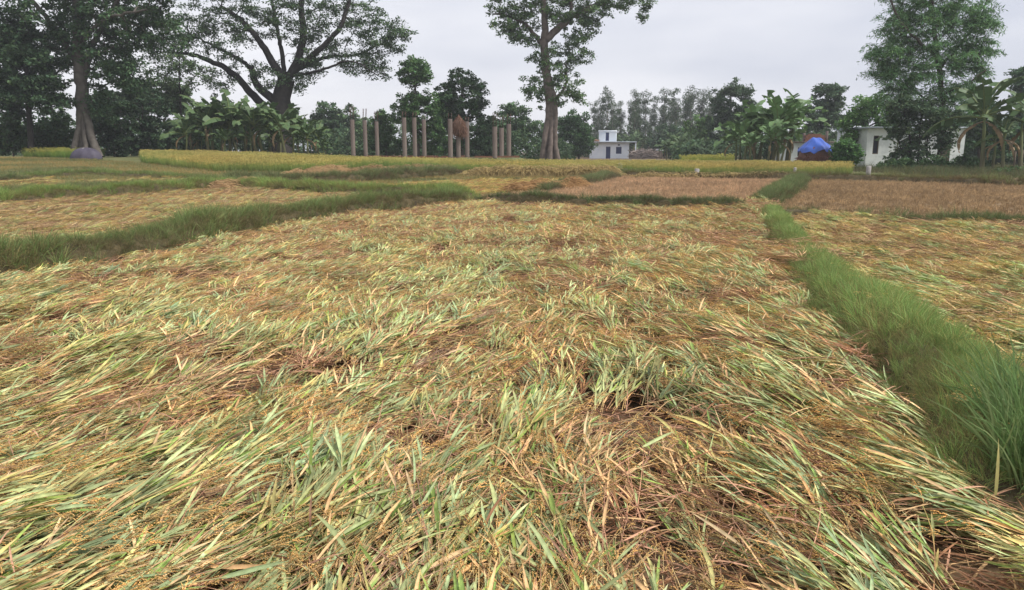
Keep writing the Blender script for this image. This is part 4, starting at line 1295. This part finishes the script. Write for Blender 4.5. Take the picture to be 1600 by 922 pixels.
# earth mound and plinth beams under them
x0, x1 = at(540, 240, 68)[0], at(806, 240, 66)[0]
mb = MB()
nx_, ny_ = 40, 18
gx = np.linspace(x0 - 3, x1 + 3, nx_); gy = np.linspace(63.5, 79, ny_)
Xm, Ym = np.meshgrid(gx, gy)
e = smooth(0, 3, Xm - gx[0]) * smooth(0, 3, gx[-1] - Xm) * smooth(0, 2.2, Ym - gy[0]) * smooth(0, 3, gy[-1] - Ym)
Zm = np.maximum(gz(Xm, Ym) - .1 + e * (.95 - gz(Xm, Ym) + .1 + .12 * fbm(Xm, Ym, 12)), gz(Xm, Ym) - .1)
i = (np.arange(ny_ - 1)[:, None] * nx_ + np.arange(nx_ - 1)[None]).ravel()
mb.add(np.stack([Xm.ravel(), Ym.ravel(), Zm.ravel()], 1), np.stack([i, i + 1, i + nx_ + 1, i + nx_], 1))
tag(link('earth_mound', mb.mesh('earth_mound', M['turf'])), 'low mound of earth carrying the pillars', 'mound', kind='structure')
pl = empty('plinth', ((x0 + x1) / 2, 70, 1.0), 0)
tag(pl, 'low broken brick plinth joining the feet of the pillars', 'plinth')
rr = random.Random(5)
for ri, yy in enumerate((67.6, 70.4, 73.3)):
    mb = MB()
    xx = x0 + .8
    while xx < x1:
        w_ = rr.uniform(.5, 1.2)
        h_ = rr.uniform(.02, .17)
        box(mb, xx - pl.location.x, xx + w_ - .03 - pl.location.x, yy - 70 - .15 - (xx - x0) * .05, yy - 70 + .15 - (xx - x0) * .05, -.25, h_)
        xx += w_
    link('brick_course', mb.mesh('brick_course', M['brick'], False), pl)

def straw_bundle(mb, c, R, H_, n, rng, col, length=.5, th=.012, droop=1.2):
    for q in range(n):
        a = rng.uniform(0, 6.28); f = rng.random() ** .7
        r = R * math.sqrt(1 - f * f) * rng.uniform(.85, 1.02)
        p0 = np.array([c[0] + r * math.cos(a), c[1] + r * math.sin(a), c[2] + H_ * f])
        p, d = curve_path(p0, a + rng.normal(0, .5), rng.uniform(-.6, .3), length * rng.uniform(.6, 1.2), droop, rng.normal(0, .5), 4, -50)
        tube(mb, p, th, 3, col * rng.uniform(.6, 1.3))

def dome(mb, c, R, H_, rings=8, seg=18, col=(.3, .2, .1), rng=None, power=1.0, jit=.05):
    v = []
    for i in range(rings + 1):
        t = i / rings * math.pi / 2
        for j in range(seg):
            a = j / seg * 2 * math.pi
            r = R * math.cos(t) ** power * (1 + (rng.normal(0, jit) if rng is not None else 0))
            v.append((c[0] + r * math.cos(a), c[1] + r * math.sin(a), c[2] + H_ * math.sin(t)))
    q = [(i * seg + j, i * seg + (j + 1) % seg, (i + 1) * seg + (j + 1) % seg, (i + 1) * seg + j) for i in range(rings) for j in range(seg)]
    mb.add(v, q, c=col)

# thatched straw bundle on the middle pillar of the third group
rng = np.random.default_rng(90)
p = at(717, 210, 66.6 + 2.5)
mb = MB()
prof = [(-.25, .12), (-.1, .42), (.2, .6), (.55, .62), (.9, .52), (1.2, .40), (1.42, .22), (1.6, .10), (1.8, .02)]
tube(mb, [(0, 0, z_) for z_, r_ in prof], [r_ for z_, r_ in prof], 14, (.13, .075, .05), cap=True)
for q in range(520):
    a = rng.uniform(0, 6.28); z_ = rng.uniform(-.1, 1.7)
    r_ = np.interp(z_, [p_[0] for p_ in prof], [p_[1] for p_ in prof])
    pp, d_ = curve_path(np.array([r_ * math.cos(a), r_ * math.sin(a), z_]), a, rng.uniform(-1.2, -.5), rng.uniform(.25, .5), .8, rng.normal(0, .4), 4, -5)
    tube(mb, pp, .014, 3, np.array([.19, .105, .07]) * rng.uniform(.6, 1.4))
tag(link('straw_bundle', mb.mesh('straw_bundle', M['straw']), None, (p[0], 66.2 + 2.9, p[2])), 'pointed reddish brown straw bundle hung on a middle pillar', 'straw bundle')

# ------------------------------------------------------------------ cut rice heaps
def windrow(p0, p1, width, height, n, seed, label, col, lean=1.2):
    rng = np.random.default_rng(seed)
    p0 = np.array(p0); p1 = np.array(p1)
    c = (p0 + p1) / 2
    b0 = np.array([c[0], c[1], float(gz(*c))])
    mb = MB()
    dv = p1 - p0; Ln = np.linalg.norm(dv); dv = dv / Ln
    nv = np.array([-dv[1], dv[0]])
    k = int(Ln / .4) + 2
    u = np.linspace(0, Ln, k)
    hh = height * (.55 + .7 * vnoise(u * 1.1, u * 0, seed)) * np.minimum(1, np.minimum(u, Ln - u) / .6 + .15)
    V = []
    for a, b in ((-.55, 0), (-.4, .5), (-.1, .95), (.2, .9), (.45, .4), (.55, 0)):
        q = p0[None] + dv[None] * u[:, None] + nv[None] * a * width
        V.append(np.column_stack([q, gz(q[:, 0], q[:, 1]) + b * hh]))
    V = np.stack(V, 1)
    i = (np.arange(k - 1)[:, None] * 6 + np.arange(5)[None]).ravel()
    mb.add(V.reshape(-1, 3) - b0, np.stack([i, i + 6, i + 7, i + 1], 1), c=col * .55)
    for q in range(n):
        uu = rng.uniform(0, Ln); a = rng.uniform(-.4, .4)
        h = np.interp(uu, u, hh) * (1 - abs(a) * 1.4)
        b = p0 + dv * uu + nv * a * width
        az = math.atan2(-nv[1], -nv[0]) + rng.normal(0, .45) + .5 * math.sin(uu * 1.7)
        pp, d = curve_path(np.array([b[0], b[1], float(gz(*b)) + h + rng.uniform(0, .12)]), az, rng.uniform(-.2, .5), rng.uniform(.35, .8), lean, rng.normal(0, .3), 5, float(gz(*b)) + .01)
        tube(mb, pp - b0, np.array([.006, .007, .008, .009, .004]) * 1.3, 3, col * rng.uniform(.65, 1.3))
    o = link('cut_rice', mb.mesh('cut_rice', M['straw']), None, b0)
    return tag(o, label, 'cut rice')
TANC = np.array([.46, .30, .15]); ORC = np.array([.42, .25, .11]); YC = np.array([.48, .36, .16])
windrow(gp(318, 263), gp(392, 262), 1.6, .35, 700, 1, 'small heap of reddish cut rice nearest the grey covered heap', TANC)
windrow(gp(437, 268), gp(528, 268), 1.6, .45, 800, 2, 'heap of reddish cut rice in front of the banana row', TANC)
windrow(gp(540, 269), gp(718, 272), 1.5, .42, 1300, 3, 'long row of brownish cut rice in front of the left pillars', TANC * .92)
windrow(gp(728, 276), gp(968, 277), 1.2, .55, 1900, 4, 'long row of leaning cut rice in front of the tall fig tree', YC)
windrow(gp(985, 279), gp(1245, 281), .7, .28, 1200, 5, 'thin line of dry straw along the far edge of the tan field', YC * .95)
for k in range(4):
    windrow(gp(792 + k * 27, 302 - k * 2), gp(816 + k * 27, 300 - k * 2), 1.0, .36, 320, 10 + k,
            ['laid sheaf of orange rice, nearest the bank junction', 'second laid sheaf of orange rice from the bank junction', 'third laid sheaf of orange rice from the bank junction', 'laid sheaf of orange rice next to the tan stubble'][k], ORC)['group'] = 'orange sheaves beside the tan field'

# ------------------------------------------------------------------ covered heap with grey sheet
p = gp(136, 249)
rng = np.random.default_rng(91)
mb = MB()
v = []; rings, seg = 10, 36
for i in range(rings + 1):
    t = i / rings
    for j in range(seg):
        a = j / seg * 2 * math.pi
        fold = 1 + .09 * abs(math.cos(a * 4.5)) * (1 - t) ** .5 + .05 * math.cos(a * 3 + 1) - .06
        r = 1.18 * math.cos(t * math.pi / 2) ** .7 * fold
        v.append((r * math.cos(a), r * .8 * math.sin(a), .03 + .86 * math.sin(t * math.pi / 2) * (1 + .07 * math.cos(a * 3) * math.cos(t * 2.2) + .05 * abs(math.cos(a * 4.5))) + (.05 * (math.cos(a * 9) + 1) if i == 0 else 0)))
q = [(i * seg + j, i * seg + (j + 1) % seg, (i + 1) * seg + (j + 1) % seg, (i + 1) * seg + j) for i in range(rings) for j in range(seg)]
hr = empty('covered_heap', (p[0], p[1], float(gz(*p))))
tag(hr, 'low dome shaped heap under a purple grey sheet at left', 'covered heap')
mb.add(v, q); link('sheet', mb.mesh('sheet', M['tarp_grey']), hr)
mb = MB(); dome(mb, (-.12, -.1, .86), .17, .07, 4, 10, rng=rng); link('weight', mb.mesh('weight', M['stone']), hr)

# ------------------------------------------------------------------ houses
def wall_open(mb, x0, x1, z0, z1, y0, y1, openings):
    """wall in the xz plane with real openings (ox0, ox1, oz0, oz1), sorted by x"""
    x = x0
    for (a, b, c, d) in openings:
        if a > x: box(mb, x, a, y0, y1, z0, z1)
        if c > z0: box(mb, a, b, y0, y1, z0, c)
        if d < z1: box(mb, a, b, y0, y1, d, z1)
        x = b
    if x < x1: box(mb, x, x1, y0, y1, z0, z1)

def opening(parent, name, o, yf, mat, frame_mat, mull=2, depth=.12):
    a, b, c, d = o
    f = MB(); t = .06
    for (u0, u1, w0, w1) in ((a, a + t, c, d), (b - t, b, c, d), (a + t, b - t, d - t, d), (a + t, b - t, c, c + t)):
        box(f, u0, u1, yf + .04, yf + depth, w0, w1)
    for k in range(1, mull):
        xm = a + (b - a) * k / mull
        box(f, xm - .02, xm + .02, yf + .05, yf + depth - .01, c + t, d - t)
    fo = link(name, f.mesh(name, frame_mat, False), parent)
    g = MB(); box(g, a + .02, b - .02, yf + depth + .005, yf + depth + .03, c + .02, d - .02)
    link('panel', g.mesh('panel', mat, False), fo)
    return fo

# small white and blue house
d = 150.0; s = d / FPX
hx = (919 - 800) * s
house = empty('white_house', (hx, d, float(gz(hx, d))), -.16)
tag(house, 'small flat roofed white house with blue doors and a rooftop room', 'house')
W_, D_, H_ = 7.8, 7.5, 3.15
ops = [(3.25, 4.15, .0, 2.35), (5.25, 6.35, .95, 2.3)]
mb = MB(); wall_open(mb, 0, W_, -.3, H_, 0, .2, ops)
box(mb, 0, .2, .2, D_, -.3, H_); box(mb, .2, W_, D_ - .2, D_, -.3, H_)
link('wall', mb.mesh('wall', M['whitewash'], False), house)
# right-hand wall with a door and window
mb = MB()
for (y0_, y1_, z0_, z1_) in ((.2, 1.2, -.3, H_), (1.2, 2.4, 2.3, H_), (2.4, 3.4, -.3, H_), (3.4, 4.6, 2.3, H_), (3.4, 4.6, -.3, .9), (4.6, D_ - .2, -.3, H_)):
    box(mb, W_ - .2, W_, y0_, y1_, z0_, z1_)
link('side_wall', mb.mesh('side_wall', M['whitewash'], False), house)
mb = MB(); box(mb, W_ - .1, W_ - .05, 1.2, 2.4, -.3, 2.3); link('door', mb.mesh('door', M['blue_paint'], False), house)
mb = MB(); box(mb, W_ - .1, W_ - .05, 3.4, 4.6, .9, 2.3); link('window', mb.mesh('window', M['blue_paint'], False), house)
opening(house, 'door', ops[0], 0, M['blue_paint'], M['blue_paint'], 1)
opening(house, 'window', ops[1], 0, M['blue_paint'], M['blue_paint'], 3)
mb = MB(); box(mb, 5.6, 6.0, -.02, .1, 2.55, 2.8); link('vent', mb.mesh('vent', M['dark_opening'], False), house)
mb = MB(); box(mb, -1.9, W_ + 1.5, -.9, D_ + .4, H_ + .002, H_ + .2, bev=.03)
rf = link('roof_slab', mb.mesh('roof_slab', M['slab'], False), house)
mb = MB(); box(mb, W_ + 1.2, W_ + 1.45, -.6, -.35, -.3, H_); link('veranda_post', mb.mesh('veranda_post', M['whitewash'], False), house)
uops = [(3.1, 3.75, H_ + .35, H_ + 2.0)]
mb = MB(); wall_open(mb, 1.7, 5.2, H_ + .2, H_ + 2.12, 1.5, 1.7, uops)
box(mb, 1.7, 1.9, 1.7, 5.2, H_ + .2, H_ + 2.12); box(mb, 1.9, 5.2, 5.0, 5.2, H_ + .2, H_ + 2.12); box(mb, 5.0, 5.2, 1.7, 5.0, H_ + .2, H_ + 2.12)
ur = link('rooftop_room', mb.mesh('rooftop_room', M['whitewash'], False), house)
opening(ur, 'door', uops[0], 1.5, M['blue_paint'], M['blue_paint'], 1)
mb = MB(); box(mb, 1.6, 5.3, 1.4, 5.3, H_ + 2.1202, H_ + 2.42, bev=.03); link('roof', mb.mesh('roof', M['whitewash'], False), ur)
rng = np.random.default_rng(92)
mb = MB(); dome(mb, (0, 0, 0), .95, .5, rng=rng, col=(.2, .11, .07)); straw_bundle(mb, (0, 0, 0), .97, .5, 150, rng, np.array([.26, .15, .09]), .4, .02)
rl = Matrix.Rotation(-.16, 3, 'Z') @ Vector((.9, 0.9, 0))
tag(link('straw_heap', mb.mesh('straw_heap', M['straw']), None, (hx + rl.x, d + rl.y, house.location.z + H_ + .2)), 'brown straw heap on the roof of the small white house', 'straw heap')

# rubble stack and tin shed right of the house
d = 146.0; s = d / FPX
rng = np.random.default_rng(93)
xs0 = (985 - 800) * s
st_ = empty('firewood_stack', (xs0 + 2.2, d, float(gz(xs0, d))))
tag(st_, 'grey brown stack of dry branches beside the white house', 'firewood')
mb = MB()
for k in range(420):
    u = rng.uniform(-2.3, 2.3); top = 1.75 * (1 - .25 * (u / 2.3) ** 2)
    p0 = np.array([u, rng.uniform(-.8, .8), rng.uniform(0, 1) * top])
    p_, dd = curve_path(p0, rng.choice([0, math.pi]) + rng.normal(0, .5), rng.normal(0, .4), rng.uniform(.5, 1.2), .1, 0, 3, .02)
    tube(mb, p_, rng.uniform(.03, .07), 4, np.array([.26, .215, .19]) * rng.uniform(.6, 1.4), cap=False)
link('branches', mb.mesh('branches', M['straw']), st_)
sx = (1021 - 800) * s
sh = empty('tin_shed', (sx, d, float(gz(sx, d))))
tag(sh, 'tiny grey shed with tin roof at the end of the branch stack', 'shed')
for k in range(4):
    mb = MB(); box(mb, k * .33, k * .33 + .31, 0, .05, -.2, 1.55, bev=.01); link('board', mb.mesh('board', M['wood'], False), sh)
mb = MB(); box(mb, .02, 1.3, .06, 1.4, -.2, 1.5); link('wall', mb.mesh('wall', M['wood'], False), sh)
mb = MB(); mb.add([(-.12, -.2, 1.56), (1.45, -.2, 1.56), (1.45, 1.6, 1.95), (-.12, 1.6, 1.95), (-.12, -.2, 1.60), (1.45, -.2, 1.60), (1.45, 1.6, 1.99), (-.12, 1.6, 1.99)], [(3, 2, 1, 0), (4, 5, 6, 7), (0, 1, 5, 4), (1, 2, 6, 5), (2, 3, 7, 6), (3, 0, 4, 7)])
link('roof', mb.mesh('roof', M['tin'], False), sh)

# low white building with brick top, behind the blue tarpaulin
d = 86.0; s = d / FPX
bx = (1221 - 800) * s
z0 = float(gz(bx, d))
b2 = empty('low_building', (bx, d, z0), -.05)
tag(b2, 'low white walled building with unfinished brick top behind the blue tarpaulin', 'building')
mb = MB(); wall_open(mb, 0, 6.2, -.2, 2.4, 0, .2, [(1.25, 1.95, .9, 1.9)]); box(mb, 0, .2, .2, 4, -.2, 2.4); box(mb, 6.0, 6.2, .2, 4, -.2, 2.4); box(mb, .2, 6.0, 3.8, 4, -.2, 2.4)
link('wall', mb.mesh('wall', M['white_wall'], False), b2)
opening(b2, 'window', (1.25, 1.95, .9, 1.9), 0, M['dark_opening'], M['wood'], 2)
mb = MB(); box(mb, -.4, 6.5, -.35, 4.3, 2.402, 2.55, bev=.02); link('roof_slab', mb.mesh('roof_slab', M['concrete'], False), b2)
mb = MB()
for r_ in range(6):
    for c_ in range(9):
        xx = 2.3 + c_ * .25 + (.12 if r_ % 2 else 0)
        if r_ == 5 and c_ in (0, 7, 8): continue
        box(mb, xx, xx + .235, 1.0, 1.25, 2.552 + r_ * .15, 2.552 + r_ * .15 + .138)
link('brick_wall', mb.mesh('brick_wall', M['brick'], False), b2)
for k in range(2):
    mb = MB(); box(mb, 2.2 + k * 2.6, 2.45 + k * 2.6, 1.3, 1.55, 2.552, 3.75, bev=.02); link('post', mb.mesh('post', M['concrete'], False), b2)

# straw stack under a blue tarpaulin
d = 78.0; s = d / FPX
cx = (1265 - 800) * s
rng = np.random.default_rng(94)
mb = MB()
dome(mb, (0, 0, 0), 1.7, 2.2, rng=rng, col=(.17, .075, .05), power=.45, jit=.03)
straw_bundle(mb, (0, 0, .1), 1.74, 1.6, 1000, rng, np.array([.25, .11, .075]), .5, .02)
zb = float(gz(cx, d))
tag(link('straw_stack', mb.mesh('straw_stack', M['straw']), None, (cx, d, zb)), 'round reddish straw stack half covered by blue tarpaulin', 'straw stack')
mb = MB(); v = []; rings, seg = 14, 56
for i in range(rings + 1):
    t = i / rings
    for j in range(seg):
        a = j / seg * 2 * math.pi
        ux, uy = math.cos(a), math.sin(a)
        rim = 1.0 + .06 * math.cos(a * 5 + .6) + .035 * math.cos(a * 13 + 1)
        rx_ = (.55 * (1 - t) ** 0 * (1 if ux > 0 else .7)) * 1.0
        r = t ** .9 * rim
        x_ = ux * (r * 1.75) + .25 * (1 - t) * math.copysign(1, ux) * abs(ux) ** .6
        y_ = uy * r * 1.7
        ridge = .18 * math.exp(-((x_ + .35) / .3) ** 2) + .1 * math.exp(-((x_ - .55) / .25) ** 2)
        z = 2.45 + ridge * (1 - t) - 1.25 * t ** 1.25 + (.10 * math.cos(a * 9 + 2) + .06 * math.cos(a * 17)) * t ** 2 + .05 * math.sin(x_ * 6 + y_ * 3)
        if t > .85: z -= (t - .85) * (.8 + .9 * math.cos(a * 3 + .8))
        v.append((x_, y_, z))
q = [(i * seg + j, i * seg + (j + 1) % seg, (i + 1) * seg + (j + 1) % seg, (i + 1) * seg + j) for i in range(rings) for j in range(seg)]
mb.add(v, q)
tag(link('tarpaulin', mb.mesh('tarpaulin', M['tarp_blue']), None, (cx, d, zb + .33)), 'bright blue tarpaulin draped over the straw stack', 'tarpaulin')

# white house behind the trees at right
d = 70.0; s = d / FPX
hx = (1343 - 800) * s
z0 = float(gz(hx, d))
b3 = empty('white_house', (hx, d, z0), .04)
tag(b3, 'pale white house half hidden by shrubs and bananas at right', 'house')
ops = [(.6, 1.15, 1.2, 2.9), (3.4, 4.3, 1.0, 2.2), (7.3, 8.1, 0, 2.1)]
mb = MB(); wall_open(mb, 0, 9.4, -.2, 3.55, 0, .22, ops); box(mb, 0, .22, .22, 6, -.2, 3.55); box(mb, 9.18, 9.4, .22, 6, -.2, 3.55); box(mb, .22, 9.18, 5.8, 6, -.2, 3.55)
link('wall', mb.mesh('wall', M['white_wall'], False), b3)
opening(b3, 'window', ops[0], 0, M['dark_opening'], M['wood'], 1); opening(b3, 'window', ops[1], 0, M['dark_opening'], M['wood'], 2); opening(b3, 'door', ops[2], 0, M['wood'], M['wood'], 1)
mb = MB(); box(mb, -.3, 9.7, -.4, 6.3, 3.552, 3.7, bev=.02); link('roof_slab', mb.mesh('roof_slab', M['slab'], False), b3)

# grey fence posts and rails at the right edge
for k, px in enumerate((1572, 1583, 1592)):
    d = 57; x = (px - 800) / FPX * d
    mb = MB(); tube(mb, [(0, 0, -.1), (.02, 0, .7), (.03, .02, 1.45 + .1 * k)], [.07, .065, .055], 7, cap=True)
    tag(link('wooden_post', mb.mesh('wooden_post', M['wood']), None, (x, d, float(gz(x, d)))), ['weathered wooden post nearest the right bananas', 'middle weathered wooden post at the right edge', 'weathered wooden post closest to the right edge'][k], 'post', 'wooden posts at right edge')

# small boundary stones
for k, (px, py, h_, w_, lab) in enumerate([(970, 272, .55, .26, 'stubby grey boundary stone at the top of the slanting bank'), (1092, 278, .38, .26, 'low brown boundary stone in the middle of the far straw line'),
                                   (1246, 278, .45, .17, 'slim white boundary stone at the end of the dividing bank'), (1364, 281, .60, .24, 'white boundary stone in front of the right white house')]):
    x, y = gp(px, py); y += .6
    rr = random.Random(k)
    mb = MB()
    box(mb, -w_ / 2, w_ / 2, -w_ / 3, w_ / 3, -.1, h_ + .14, bev=.035)
    o = link('boundary_stone', mb.mesh('boundary_stone', M['stone']), None, (x, y, float(gz(x, y))), (rr.uniform(-.06, .06), rr.uniform(-.1, .1), rr.uniform(-.4, .4)))
    tag(o, lab, 'boundary stone', 'boundary stones')

# single leaves standing out of the flattened crop
def lone_leaf(p, az, el, length, width, col, droop, seed, label, k=10):
    rng = np.random.default_rng(seed)
    mb = MB()
    pp, d_ = curve_path(np.zeros(3), az, el, length, droop, .1, k, -.5)
    sd_ = np.cross(d_, np.array([0.1, 1.0, 0.2])); sd_ /= np.linalg.norm(sd_, axis=1)[:, None]
    wp = np.interp(np.linspace(0, 1, k), [0, .15, .6, 1], [.6, 1, .8, .04]) * width / 2
    nn = np.cross(sd_, d_) * (width * .18)
    strip(mb, pp + nn * .0, wp, sd_, np.tile(col, (k, 1)))
    o = link('rice_leaf', mb.mesh('rice_leaf', M['straw']), None, p)
    return tag(o, label, 'leaf')
x, y = gp(487, 815); lone_leaf((x, y, .1), 1.4, 1.45, .40, .017, C_GREEN * 1.3, .3, 1, 'single upright green rice leaf standing in the lower left foreground')
x, y = gp(1305, 690); lone_leaf((x, y, .16), .02, .12, .36, .014, C_YEL * 1.1, .25, 2, 'single bright yellow green leaf lying level near the right bank')
x, y = gp(1550, 815); lone_leaf((x, y, .12), 1.2, 1.4, .25, .016, C_YEL, .2, 3, 'single short yellow green leaf standing at lower right')

# ------------------------------------------------------------------ air
mb = MB(); box(mb, -2600, 2600, -340, 4000, -1.2, 34)
hm, t, o = new_mat('haze')
pv = t.nodes.new('ShaderNodeVolumePrincipled')
pv.inputs['Color'].default_value = (.86, .89, .95, 1)
pv.inputs['Density'].default_value = .0006
pv.inputs['Anisotropy'].default_value = .2
t.links.new(pv.outputs[0], o.inputs['Volume'])
tag(link('haze', mb.mesh('haze', hm, False)), 'thin pale haze in the air over the fields', 'haze', kind='stuff')
